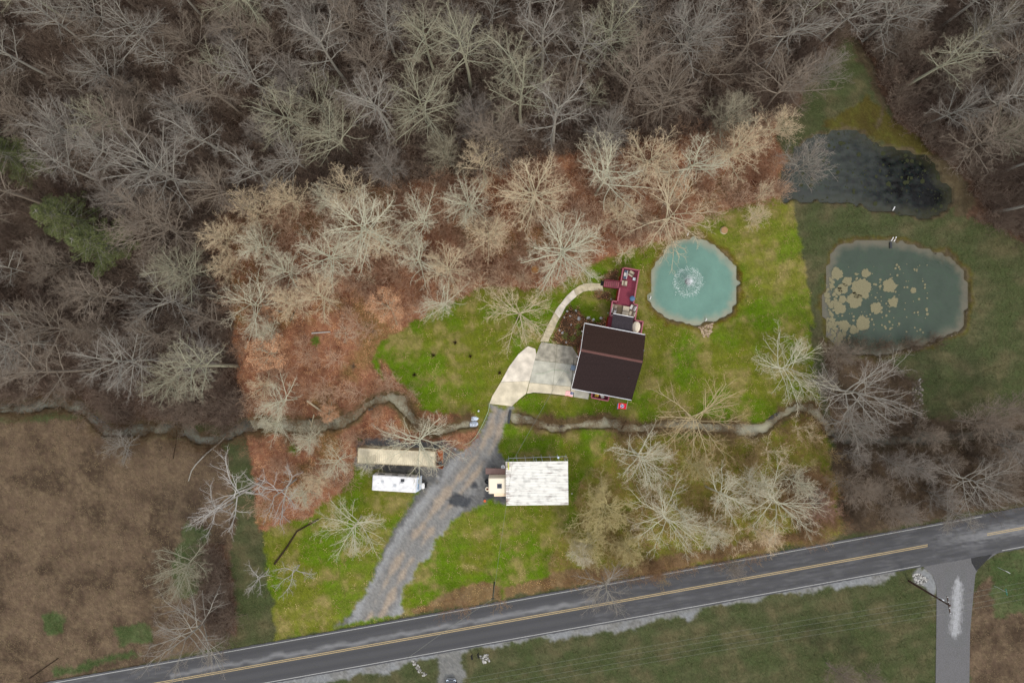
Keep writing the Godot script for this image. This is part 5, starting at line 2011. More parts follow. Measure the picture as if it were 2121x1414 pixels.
func blob(cx: float, cy: float, r: float, sd: int, n := 22) -> PackedVector2Array:
	var out := PackedVector2Array()
	var f := FastNoiseLite.new()
	f.seed = sd
	f.frequency = 0.7
	for k in n:
		var a := TAU * k / n
		var q := r * (1.0 + 0.34 * f.get_noise_2d(cos(a) * 1.2, sin(a) * 1.2) + 0.22 * f.get_noise_2d(cos(a) * 5.0 + cx, sin(a) * 5.0 + cy) + 0.12 * f.get_noise_2d(cos(a) * 14.0 + cx, sin(a) * 14.0))
		var p := at(cx + cos(a) * q, cy + sin(a) * q)
		out.append(Vector2(p.x, p.z))
	return out

func build_ponds() -> void:
	# algae
	var big := [[1737, 566, 12, "algae mat at the north of the west group"], [1749, 597, 11, "algae mat beside the largest mat, on its northwest"], [1758, 583, 10, "algae mat just north of the largest one's west tip"], [1788, 597, 21, "largest algae mat on the pond"], [1797, 565, 9, "small round algae mat north of the largest one"], [1774, 622, 16, "big algae mat just south of the largest one"], [1748, 619, 8, "oval algae mat in the west group"], [1740, 602, 8, "little algae mat west of the largest one"], [1743, 638, 12, "algae mat near the pond's west shore"], [1847, 591, 14, "big algae mat in the middle of the pond"], [1854, 625, 10, "egg-shaped algae mat south of the pond's middle"], [1818, 637, 12, "ragged algae mat in the south middle of the pond"], [1791, 669, 15, "round algae mat in the south of the pond"], [1772, 683, 9, "algae mat near the southwest shore"], [1753, 673, 10, "algae mat cluster at the southwest shore"], [1896, 601, 6, "small algae mat east of the pond's middle"]]
	var sd := 200
	for q in big:
		sd += 1
		var b := MB.new()
		b.prism(blob(q[0], q[1], q[2], sd, 48), WATER - 0.06, WATER + 0.04)
		var o := part("algae_mat", b, M.algae)
		tag(o, "%s, tan-green and floating" % q[3], "algae mat", "algae mats on the east pond")
	var bits := MB.new()
	var f := flat(POND_B)
	var n := 0
	while n < 330:
		var west := rng.randf() < 0.72
		var cx := rr(1712, 1765) if west else rr(1760, 1925)
		var cy := rr(560, 715) if west else rr(545, 690)
		var p := at(cx, cy)
		if not Geometry2D.is_point_in_polygon(Vector2(p.x, p.z), f) or (west and cx > 1722 + (cy - 560) * 0.26 + rr(-4, 10)):
			continue
		n += 1
		bits.prism(blob(cx, cy, rr(0.9, 4.2) if west else rr(0.6, 2.8), 900 + n, 9), WATER - 0.05, WATER + 0.025 + 0.0001 * n)
	tag(part("algae_scum", bits, M.algae), "small crumbs of algae drifting between the mats", "algae", "", "stuff")
	# weed on the dark pond
	bits = MB.new()
	f = flat(POND_C)
	n = 0
	while n < 380:
		var cx := rr(1660, 1970)
		var cy := rr(268, 448)
		var p := at(cx, cy)
		if not Geometry2D.is_point_in_polygon(Vector2(p.x, p.z), f):
			continue
		n += 1
		bits.prism(blob(cx, cy, rr(0.4, 1.5) if n % 7 else rr(2.0, 5.0), 1500 + n, 8), WATER - 0.05, WATER + 0.02 + 0.00005 * n)
	tag(part("pond_weed", bits, M.weed), "specks of yellow-green weed on the dark pond", "water weed", "", "stuff")
	# fountain
	var c := at(1427, 583)
	var fo := thing("pond_fountain", Vector3(c.x, WATER, c.z), 0, "white fountain spraying a ring on the round teal pond", "fountain")
	var b := MB.new()
	b.lathe(Vector3.ZERO, [[0.1, -0.1], [0.45, -0.05], [0.5, 0.06], [0.3, 0.14], [0.08, 0.18], [0.08, 0.3], [0.0, 0.3]], 18)
	part("nozzle_float", b, M.black, fo)
	var drop := MB.new()
	drop.lathe(Vector3.ZERO, [[0.0, -1.0], [0.8, -0.5], [1.0, 0.0], [0.8, 0.5], [0.0, 1.0]], 6)
	var buf := PackedFloat32Array()
	for k in 2400:  # drops on their way up and down
		var a := rr(0, TAU)
		var reach := rr(1.5, 2.35)
		var t := rng.randf()
		var y := 0.3 + 7.2 * t * (1.0 - t) * rr(0.8, 1.05)
		var s := rr(0.008, 0.02) * (1.6 if t < 0.5 else 1.0)
		row(buf, Basis().scaled(Vector3(s, s * 2.0, s)), Vector3(cos(a) * reach * t, y, sin(a) * reach * t) + Vector3(rr(-1, 1), rr(-1, 1), rr(-1, 1)) * 0.06, Color(0.8, 0.82, 0.84))
	for k in 700:
		var a := rr(0, TAU)
		var r := absf(rng.randfn(0.0, 0.22))
		row(buf, Basis().scaled(Vector3.ONE * rr(0.015, 0.045)), Vector3(cos(a) * r, rr(0.3, 2.0), sin(a) * r), Color(0.84, 0.86, 0.88))
	var mm := MultiMesh.new()
	mm.transform_format = MultiMesh.TRANSFORM_3D
	mm.use_colors = true
	mm.mesh = drop.mesh()
	mm.instance_count = buf.size() / 16
	mm.buffer = buf
	var o := MultiMeshInstance3D.new()
	o.multimesh = mm
	o.material_override = M.foam
	put(o, "spray", fo)
	o.set_meta("kind", "stuff")
	buf = PackedFloat32Array()
	for k in 1100:  # splashes where they land
		var a := rr(0, TAU)
		var r := 2.15 + rng.randfn(0.0, 0.24) if k % 3 else sqrt(rng.randf()) * 1.9
		var s := rr(0.010, 0.034) * (1.0 if k % 3 else 0.6)
		row(buf, Basis(Vector3.UP, rr(0, TAU)).scaled(Vector3(s * 1.5, s * 0.6, s)), Vector3(cos(a) * r, 0.01, sin(a) * r), Color(0.75, 0.8, 0.8))
	mm = MultiMesh.new()
	mm.transform_format = MultiMesh.TRANSFORM_3D
	mm.use_colors = true
	mm.mesh = drop.mesh()
	mm.instance_count = buf.size() / 16
	mm.buffer = buf
	o = MultiMeshInstance3D.new()
	o.multimesh = mm
	o.material_override = M.foam
	put(o, "splash_ring", fo)
	o.set_meta("kind", "stuff")
	# pipes
	for q in [[1853, 436, "white standpipe on the bank south of the dark pond", 0.2], [1850, 499, "white standpipe at the algae pond's north shore, westernmost of two", 0.2], [1856, 501, "white standpipe at the algae pond's north shore, easternmost of two", 0.35], [1424, 489, "pale pipe at the north shore of the teal pond", 0.1], [1463, 666, "short white pipe at the south shore of the teal pond", 0.1], [1347.5, 620, "short white stake at the west shore of the teal pond", 0.1], [1903, 790, "white pipe end on top of the rock-lined ditch", 0.1]]:
		var p := at(q[0], q[1])
		var pi := MB.new()
		var y: float = maxf(ground_y(p.x, p.z), WATER)
		pi.tube([Vector3(0, -0.3, 0), Vector3(0.02, 0.25, -0.1 - q[3]), Vector3(0.08, 0.5, -0.35 - q[3] * 1.4)], [0.085, 0.085, 0.085], 10)
		var e := part("white_pipe", pi, M.white)
		e.position = Vector3(p.x, y, p.z)
		tag(e, q[2], "pipe", "white pipes by the ponds")
	var dock := thing("drain_box", at(1848, 507) * Vector3(1, 0, 1), 0.0, "small dark drain box in the algae pond's north margin", "drain")
	dock.position.y = WATER
	b = MB.new()
	b.box(Vector3(0, 0.1, 0), Vector3(0.3, 0.3, 1.0))
	part("box", b, M.grey_dark, dock)
	rock_pile("tan_rock_pile", [[1444, 672], [1460, 675], [1480, 665], [1474, 690], [1468, 698], [1457, 698], [1452, 684]], 160, 0.06, 0.17, lin(196, 176, 150), lin(120, 100, 84), "tan rocks heaped at the south shore of the teal pond")
	for q in [[[[176, 848], [200, 862], [232, 888], [222, 897], [196, 882]], 90], [[[1248, 872], [1300, 878], [1296, 892], [1262, 886]], 70], [[[1592, 868], [1612, 852], [1622, 862], [1604, 882]], 60], [[[1128, 878], [1172, 882], [1170, 893], [1132, 890]], 50], [[[752, 842], [792, 822], [800, 832], [764, 852]], 50], [[[640, 868], [700, 868], [696, 888], [640, 892]], 50]]:
		rock_pile("creek_stones", q[0], q[1], 0.06, 0.2, lin(112, 114, 112), lin(62, 62, 60), "dark stones in the shallow creek, %s" % number_words(roundi(q[0][0][0] / 21.21)) + " percent across the photo")
	rock_pile("ditch_rocks", [[1891, 790], [1912, 788], [1912, 850], [1908, 905], [1890, 905], [1892, 850]], 260, 0.08, 0.24, lin(142, 136, 126), lin(70, 64, 58), "grey rocks lining the ditch south of the algae pond")
	rock_pile("corner_rocks", [[1890, 1190], [1905, 1187], [1923, 1200], [1912, 1212], [1898, 1208]], 150, 0.08, 0.2, lin(200, 198, 194), lin(80, 78, 76), "white rocks beside the side road's junction")
	rock_pile("verge_rocks", [[852, 1366], [862, 1372], [872, 1385], [884, 1396], [878, 1402], [866, 1392], [856, 1378]], 60, 0.08, 0.2, lin(180, 178, 172), lin(84, 80, 76), "line of white rocks west of the paved apron by the road")
	rock_pile("mailbox_rocks", [[994, 1358], [1010, 1355], [1014, 1370], [1000, 1374]], 44, 0.1, 0.22, lin(190, 188, 184), lin(100, 98, 92), "white rocks around the two mailboxes")
	rock_pile("shore_rocks", [[1990, 690], [2003, 655], [2008, 620], [2002, 580], [1980, 545], [1940, 522], [1938, 530], [1972, 552], [1992, 585], [1997, 625], [1990, 660], [1975, 690], [1920, 712], [1870, 728], [1872, 734], [1930, 714]], 420, 0.05, 0.14, lin(128, 118, 104), lin(80, 74, 66), "small grey stones along the algae pond's east shore")

func build_small_things() -> void:
	# rocks of the garden bed
	for q in [[1175, 644.5, 0.22, "by the path's bend"], [1193, 643, 0.2, "at the lawn edge's west end"], [1181, 654, 0.2, "south of the path's bend"], [1199, 660, 0.34, "longest white rock, mid bed"], [1219, 658, 0.3, "west of two at the lawn's south edge"], [1229.5, 662, 0.28, "between the two at the lawn's south edge"], [1245, 658.5, 0.3, "tall oval one nearest the deck"], [1165, 689, 0.28, "oval white one in the bed's west"], [1159, 684, 0.2, "greyish one in the bed's west"], [1173, 708.5, 0.22, "round white one by the concrete"], [1183, 672, 0.18, "small one in the middle of the bed"], [1266, 619.5, 0.15, "small white one at the deck's west jog"], [1260, 648, 0.16, "small white one below the deck's west rail"], [1169, 657, 0.18, "small one west of the longest rock"], [1191, 690, 0.16, "small one close to the house's northwest corner"]]:
		var p := at(q[0], q[1])
		rock(Vector3(p.x, ground_y(p.x, p.z) - 0.02, p.z), Vector3(q[2], q[2] * 0.6, q[2] * 0.72), M.rock_white, "pale garden rock, %s" % q[3])
	# garden plants
	for q in [[1170, 696, 1.0, "low green shrub in the garden bed's west part"], [1186, 700, 0.8, "low green shrub in the garden bed near the concrete"], [1200, 690, 1.0, "green shrub beside the house's northwest corner"], [1196, 676, 0.7, "small green shrub in the middle of the garden bed"], [1252, 576, 1.3, "bare brown shrub north of the deck stairs"], [1240, 607, 1.0, "russet shrub south of the deck stairs"]]:
		var p := at(q[0], q[1])
		var o := thing("garden_shrub", Vector3(p.x, ground_y(p.x, p.z), p.z), rr(0, TAU), q[3], "shrub", "shrubs by the house")
		var st := MB.new()
		var lf := MB.new()
		lf.use_col = true
		for k in 26:
			var a := rr(0, TAU)
			var d = Vector3(cos(a) * rr(0.2, 0.8), rr(0.3, 0.7), sin(a) * rr(0.2, 0.8)) * q[2]
			st.tube([Vector3.ZERO, d * 0.6, d], [0.014, 0.01, 0.005], 3, false)
			for e in 14:
				var c = d * rr(0.45, 1.05) + Vector3(rr(-1, 1), rr(-1, 1), rr(-1, 1)) * 0.12
				var x := Vector3(rr(-1, 1), 0.2, rr(-1, 1)).normalized() * 0.05
				lf.col = lin(126, 130, 66).lerp(lin(86, 98, 46), rng.randf()) if q[1] > 640 else lin(150, 116, 86).lerp(lin(108, 72, 52), rng.randf())
				lf.quad(c - x, c - Vector3(x.z, 0, -x.x) * 0.6, c + x, c + Vector3(x.z, 0, -x.x) * 0.6, Vector3.UP)
		part("stem", st, M.bark_tan, o)
		part("foliage", lf, M.leafy, o)
	# stumps and logs
	for q in [[1108, 558, 0.62, "fresh_orange", "freshly cut orange stump in the woods northwest of the deck"], [1500, 477, 0.55, "tan_wood", "wide tan stump northeast of the teal pond"], [1279, 204, 0.35, "grey_light", "pale grey cut stump in the north woods, 60% across the photo"]]:
		var p := at(q[0], q[1])
		var o := thing("tree_stump", Vector3(p.x, ground_y(p.x, p.z), p.z), rr(0, TAU), q[4], "stump")
		var b := MB.new()
		b.lathe(Vector3.ZERO, [[q[2] * 1.25, -0.1], [q[2] * 1.02, 0.12], [q[2], 0.34]], 16)
		part("bark", b, M.bark_tan, o)
		b = MB.new()
		b.lathe(Vector3.ZERO, [[q[2], 0.34], [q[2] * 0.96, 0.37], [0.0, 0.38]], 16)
		part("cut_face", b, M[q[3]], o)
	for q in [[[[645, 690], [664, 688.5], [684, 687]], 0.13, "white", "pale fallen log on the rust leaf litter"], [[[636, 830], [664, 850], [691, 873]], 0.17, "tan", "brown fallen log reaching into the creek"], [[[650, 858], [643, 886]], 0.1, "tan", "thin log lying across the creek, east of two"], [[[640, 868], [646, 884]], 0.09, "tan", "short log by the thin creek log"], [[[600, 665], [612, 640], [628, 622]], 0.12, "dark", "dark fallen trunk in the ditch west of the leaf litter"], [[[568, 1168], [592, 1136], [615, 1100], [660, 1075]], 0.16, "dark", "dark fallen tree trunk on the lawn west of the drive"], [[[1288, 888], [1297, 872]], 0.12, "dark", "dark log at the creek bank south of the red flag"], [[[555, 640], [585, 646]], 0.12, "grey", "short grey log in the woods' ditch, 27% across the photo"], [[[360, 840], [365, 905], [358, 950]], 0.1, "dark", "thin dark trunk fallen across the west creek"], [[[470, 900], [448, 922], [428, 938], [405, 962], [396, 975], [390, 996]], 0.13, "grey", "grey fallen trunk south of the west creek"], [[[1195, 90], [1190, 220]], 0.12, "grey", "grey fallen trunk in the north woods, 56% across the photo"], [[[60, 1405], [120, 1363]], 0.09, "dark", "thin dark pole lying on the field's south end"]]:
		var b := MB.new()
		var pts := []
		var rads := []
		for e in q[0]:
			var p := at(e[0], e[1])
			var y = maxf(ground_y(p.x, p.z), WATER) + q[1] * 0.9
			if pts.size() and q[0].size() > 1:
				y = maxf(y, -0.1)
			pts.append(Vector3(p.x, y, p.z))
			rads.append(q[1] * (1.0 - 0.5 * rads.size() / q[0].size()))
		b.tube(pts, rads, 8)
		var o := part("fallen_log", b, M["bark_" + q[2]])
		tag(o, q[3], "log")
	# culvert under the drive
	for q in [[983, 866.5, "northern of two pale culvert pipes west of the drive"], [980, 879, "southern of two pale culvert pipes west of the drive"]]:
		var p := at(q[0], q[1])
		var o := thing("culvert_pipe", Vector3(p.x, -0.25, p.z), 0, q[2], "culvert", "culvert pipes under the drive")
		var b := MB.new()
		b.tube([Vector3(-0.55, -0.15, 0), Vector3(0.35, -0.2, 0), Vector3(5.6, -0.5, -0.2)], [0.43, 0.43, 0.43], 16, false)
		b.tube([Vector3(-0.55, -0.15, 0), Vector3(0.35, -0.2, 0), Vector3(5.6, -0.5, -0.2)], [0.38, 0.38, 0.38], 16, false)
		part("pipe", b, M.white_blue, o)
	var hw := thing("culvert_headwall", at(1054, 863), 0, "low dark concrete headwall at the drive's east creek side", "wall")
	var hb := MB.new()
	hb.box(Vector3(0.1, -0.25, 0), Vector3(0.35, 0.7, 2.2), -0.15)
	part("block", hb, M.grey_dark, hw)
	# hose
	for q in [["garden_hose", [[1014, 836], [1012, 850], [1006, 865], [999, 880], [985, 905], [972, 917], [955, 923]], "lime_pale", 0.035, "pale green hose along the west side of the drive"], ["drive_cable", [[1108, 774], [1125, 773], [1145, 766], [1165, 767], [1185, 775]], "lime_pale", 0.022, "pale green hose curving over the concrete driveway"], ["black_hose", [[1189, 740], [1184, 790], [1181, 815], [1168, 820], [1140, 816], [1105, 813], [1092, 816], [1078, 828]], "black", 0.03, "black hose along the concrete driveway's south edge"]]:
		var b := MB.new()
		var pts := []
		var rads := []
		for e in q[1].size() - 1:
			for t in 4:
				var p := at(lerpf(q[1][e][0], q[1][e + 1][0], t / 4.0), lerpf(q[1][e][1], q[1][e + 1][1], t / 4.0))
				pts.append(Vector3(p.x, 0.1, p.z))
				rads.append(q[3])
		b.tube(pts, rads, 5)
		tag(part("garden_hose", b, M[q[2]]), q[4], "hose")
	# poles and wires
	var pb := at(1024, 1206)
	var pole := thing("utility_pole", Vector3(pb.x, 0, pb.z), 0, "slim dark utility pole beside the road, south of the carport", "utility pole")
	var b := MB.new()
	b.tube([Vector3.ZERO, Vector3(-0.05, 7.0, 0.1)], [0.14, 0.10], 8)
	part("shaft", b, M.pole_dark, pole)
	b = MB.new()
	b.box(Vector3(-0.05, 6.7, 0.1), Vector3(0.5, 0.1, 0.1))
	part("bracket", b, M.grey_dark, pole)
	var top := Vector3(pb.x - 0.05, 6.75, pb.z + 0.1)
	var pr := at(1883, 1203)
	var pole2 := thing("utility_pole", Vector3(pr.x, 0, pr.z), 0, "tall brown utility pole with cross-arm at the road junction", "utility pole")
	b = MB.new()
	b.tube([Vector3(0, -0.2, 0), Vector3(0.15, 10.2, 0.05)], [0.17, 0.11], 8)
	part("shaft", b, M.pole_brown, pole2)
	var arm := Basis(Vector3.UP, 0.18)
	b = MB.new()
	b.box(Vector3(0.15, 9.8, 0.05), Vector3(0.1, 0.12, 2.6), 0.18)
	var cross := part("cross_arm", b, M.pole_brown, pole2)
	for z in [-1.2, -0.45, 0.45, 1.2]:
		b = MB.new()
		b.lathe(Vector3(0.15, 9.86, 0.05) + arm * Vector3(0, 0, z), [[0.05, 0.0], [0.07, 0.08], [0.04, 0.16], [0.0, 0.2]], 8)
		part("insulator", b, M.white, cross)
	b = MB.new()
	b.tube([Vector3(0.4, 7.2, 0.1), Vector3(0.4, 8.1, 0.1)], [0.22, 0.22], 12)
	part("transformer", b, M.grey_light, pole2)
	for z in [-1.2, -0.45, 0.45, 1.2]:
		var p := Vector3(pr.x + 0.15, 9.95 if absf(z) > 0.9 else 9.95, pr.z + 0.05) + arm * Vector3(0, 0, z)
		b = MB.new()
		var pts := []
		var rads := []
		var dir := Vector3(1, 0, -0.176).normalized()
		for k in 41:
			var t := -110.0 + k * 4.0
			var sag := 0.0
			if t < 0.0:
				sag = -4.0 * 1.1 * (-t / 110.0) * (1.0 + t / 110.0)
			else:
				sag = -4.0 * 1.1 * (t / 110.0) * (1.0 - t / 110.0)
			pts.append(p + dir * t + Vector3.UP * sag)
			rads.append(0.012)
		b.tube(pts, rads, 4)
		tag(part("power_line", b, M.wire), "pale overhead power line over the south meadow, %s" % {-1.2: "northernmost of four", -0.45: "second from the north of four", 0.45: "second from the south of four", 1.2: "southernmost of four"}[z], "power line", "power lines over the meadow")
	for q in [[top, at(1062, 955, 5.0), "service wire from the slim pole to the carport's north side", 0.3], [at(1062, 955, 5.0), at(1186, 738, 4.8), "service wire from the carport over the creek to the house", 0.5], [top, at(845, 1362, 7.5), "service wire from the slim pole southwest across the road", 0.4]]:
		b = MB.new()
		var pts := []
		var rads := []
		for k in 25:
			var t := k / 24.0
			pts.append(q[0].lerp(q[1], t) + Vector3.DOWN * q[3] * 4.0 * t * (1.0 - t))
			rads.append(0.018)
		b.tube(pts, rads, 4)
		tag(part("service_wire", b, M.wire), q[2], "wire")
	# signs by the junction
	var sg := thing("street_sign", at(2060, 1213), 0.2, "green street name sign on a post at the side road", "street sign")
	b = MB.new()
	b.tube([Vector3(0, -0.1, 0), Vector3(0, 2.9, 0)], [0.035, 0.035], 6)
	part("post", b, M.grey_light, sg)
	b = MB.new()
	b.box(Vector3(0, 2.75, 0), Vector3(0.03, 0.22, 1.0))
	part("blade", b, M.sign_green, sg)
	var ss := thing("road_sign", at(2068, 1175), -0.6, "white road sign seen from above, east of the junction", "road sign")
	b = MB.new()
	b.tube([Vector3(0, -0.1, 0), Vector3(0, 2.6, 0)], [0.035, 0.035], 6)
	part("post", b, M.grey_light, ss)
	b = MB.new()
	b.tube([Vector3(0, 2.2, -0.01), Vector3(0, 2.2, 0.02)], [0.38, 0.38], 8)
	part("plate", b, M.white, ss)
	for q in [[978, 1355, "black mailbox on a post south of the road, western one"], [991, 1352, "black mailbox on a post south of the road, eastern one"]]:
		var mb := thing("mailbox", at(q[0], q[1]), 0.18, q[2], "mailbox", "mailboxes by the road")
		b = MB.new()
		b.box(Vector3(0, 0.5, 0), Vector3(0.1, 1.0, 0.1))
		part("post", b, M.grey_dark, mb)
		b = MB.new()
		b.tube([Vector3(0, 1.1, -0.32), Vector3(0, 1.1, 0.32)], [0.13, 0.13], 10)
		part("box", b, M.black, mb)
	# odds and ends round the carport
	var ds := thing("satellite_dish", at(1042, 965), 0, "white round satellite dish on gravel at the carport's northwest", "satellite dish")
	b = MB.new()
	b.lathe(Vector3(0, 0.7, 0), [[0.0, 0.0], [0.2, 0.04], [0.32, 0.12], [0.33, 0.13]], 18)
	part("dish", b, M.white, ds)
	b = MB.new()
	b.tube([Vector3.ZERO, Vector3(0, 0.7, 0)], [0.03, 0.03], 6)
	part("mast", b, M.grey_light, ds)
	b = MB.new()
	b.tube([Vector3(0, 0.72, 0), Vector3(0, 1.05, 0.05)], [0.04, 0.06], 6)
	part("receiver", b, M.grey_dark, ds)
	var cn := thing("clay_pot", at(1004.3, 1036.5), 0, "small orange clay pot at the carport's southwest", "pot")
	b = MB.new()
	b.lathe(Vector3.ZERO, [[0.13, 0.0], [0.2, 0.3], [0.22, 0.32], [0.18, 0.32], [0.0, 0.28]], 12)
	part("pot", b, M.clay, cn)
	var lp := thing("meter_post", at(1153.5, 940), 0, "white meter post on lawn north of the carport", "meter post")
	b = MB.new()
	b.tube([Vector3(0.05, -0.1, 0.2), Vector3(0.0, 3.4, 0)], [0.05, 0.05], 8)
	part("post", b, M.white, lp)
	b = MB.new()
	b.box(Vector3(0, 3.4, -0.02), Vector3(0.28, 0.4, 0.28))
	part("head", b, M.white_blue, lp)
	for q in [[1184.7, 1022, 0.11, "white ball on the lawn east of the carport"], [991, 851, 0.15, "pale round stone on the lawn west of the culvert drive"]]:
		rock(at(q[0], q[1]), Vector3(q[2], q[2] * 1.6, q[2]), M.white, q[3], "")
	var bk := thing("white_bucket", at(943.5, 929), 0, "small white bucket on gravel east of the container", "bucket")
	b = MB.new()
	b.lathe(Vector3.ZERO, [[0.13, 0.0], [0.16, 0.36], [0.15, 0.36], [0.12, 0.05], [0.0, 0.05]], 12)
	part("pail", b, M.white, bk)
	# burnt and dug spots on the oval lawn keep small brown shrubs
	for q in [[898, 736, 0.7, "dark twiggy bush on the oval lawn, westernmost of its north pair"], [943, 709, 0.6, "dark twiggy bush on the oval lawn, northernmost"], [974, 738, 0.55, "dark twiggy bush on the oval lawn, easternmost"], [858, 776, 0.6, "dark twiggy bush on the oval lawn's west side"], [1035, 772, 0.45, "dark little bush at the concrete driveway's west edge"], [1072, 660, 0.5, "dark little bush under the spreading tan tree"], [772, 686, 0.45, "dark little bush in the rust leaf litter"], [732, 759, 0.9, "grey bare bush in the rust leaf litter"], [610, 930, 1.4, "green bush south of the creek bend, west of the container"], [655, 705, 1.0, "green bush south of the pale fallen log"]]:
		var p := at(q[0], q[1])
		var o := thing("small_bush", Vector3(p.x, ground_y(p.x, p.z), p.z), rr(0, TAU), q[3], "bush", "small bushes on the lot")
		var st := MB.new()
		st.use_col = true
		var green: bool = q[3].begins_with("green")
		for k in 60:
			var a := rr(0, TAU)
			var d = Vector3(cos(a) * rr(0.1, 1.0), rr(0.4, 0.8), sin(a) * rr(0.1, 1.0)) * q[2]
			st.col = lin(84, 108, 40).lerp(lin(120, 136, 60), rng.randf()) if green else (lin(140, 120, 100) if q[3].begins_with("grey") else lin(66, 48, 38))
			st.tube([Vector3.ZERO, d * 0.5, d], [0.02, 0.014, 0.007], 3, false)
			if green:
				for e in 10:
					var c = d * rr(0.4, 1.05) + Vector3(rr(-1, 1), rr(-0.5, 1), rr(-1, 1)) * 0.14
					var x := Vector3(rr(-1, 1), 0.3, rr(-1, 1)).normalized() * 0.07
					st.quad(c - x, c - Vector3(x.z, 0, -x.x) * 0.5, c + x, c + Vector3(x.z, 0, -x.x) * 0.5, Vector3.UP)
		part("foliage" if green else "stem", st, M.leafy, o)
	build_car()

func build_car() -> void:
	var p := at(935, 1432)
	var o := thing("parked_car", Vector3(p.x, 0, p.z), PI / 2, "dark grey car on the gravel apron at the photo's south margin", "car")
	# along x, nose to +x (turned to face north)
	var b := MB.new()
	var half := 0.9
	var secs := [[-2.2, 0.62, 0.9, 0.8], [-2.1, 0.3, 1.0, 0.86], [-1.0, 0.26, 1.02, 0.9], [0.9, 0.26, 0.98, 0.9], [1.7, 0.28, 0.88, 0.86], [2.1, 0.3, 0.76, 0.74], [2.25, 0.42, 0.64, 0.55]]
	for k in secs.size() - 1:
		var a: Array = secs[k]
		var c: Array = secs[k + 1]
		b.hull8([Vector3(a[0], a[1], -a[3]), Vector3(c[0], c[1], -c[3]), Vector3(c[0], c[1], c[3]), Vector3(a[0], a[1], a[3]), Vector3(a[0], a[2], -a[3] * 0.94), Vector3(c[0], c[2], -c[3] * 0.94), Vector3(c[0], c[2], c[3] * 0.94), Vector3(a[0], a[2], a[3] * 0.94)])
	part("body", b, M.car_paint, o)
	b = MB.new()
	b.hull8([Vector3(-1.7, 0.98, -0.82), Vector3(1.0, 0.97, -0.82), Vector3(1.0, 0.97, 0.82), Vector3(-1.7, 0.98, 0.82), Vector3(-1.2, 1.42, -0.62), Vector3(0.2, 1.45, -0.62), Vector3(0.2, 1.45, 0.62), Vector3(-1.2, 1.42, 0.62)])
	part("cabin_glass", b, M.glass_dark, o)
	b = MB.new()
	b.box(Vector3(-0.5, 1.455, 0), Vector3(1.35, 0.04, 1.22))
	part("roof", b, M.car_paint, o)
	for s in [-0.58, 0.58]:
		b = MB.new()
		b.box(Vector3(2.08, 0.68, s), Vector3(0.26, 0.14, 0.36), s * 0.5)
		part("headlight", b, M.white_blue, o)
	b = MB.new()
	b.box(Vector3(2.24, 0.42, 0), Vector3(0.1, 0.16, 1.3))
	part("bumper", b, M.grey_light, o)
	wheels(o, [[-1.35, -0.8], [-1.35, 0.8], [1.4, -0.8], [1.4, 0.8]], 0.33, 0.22)
	var wb := MB.new()

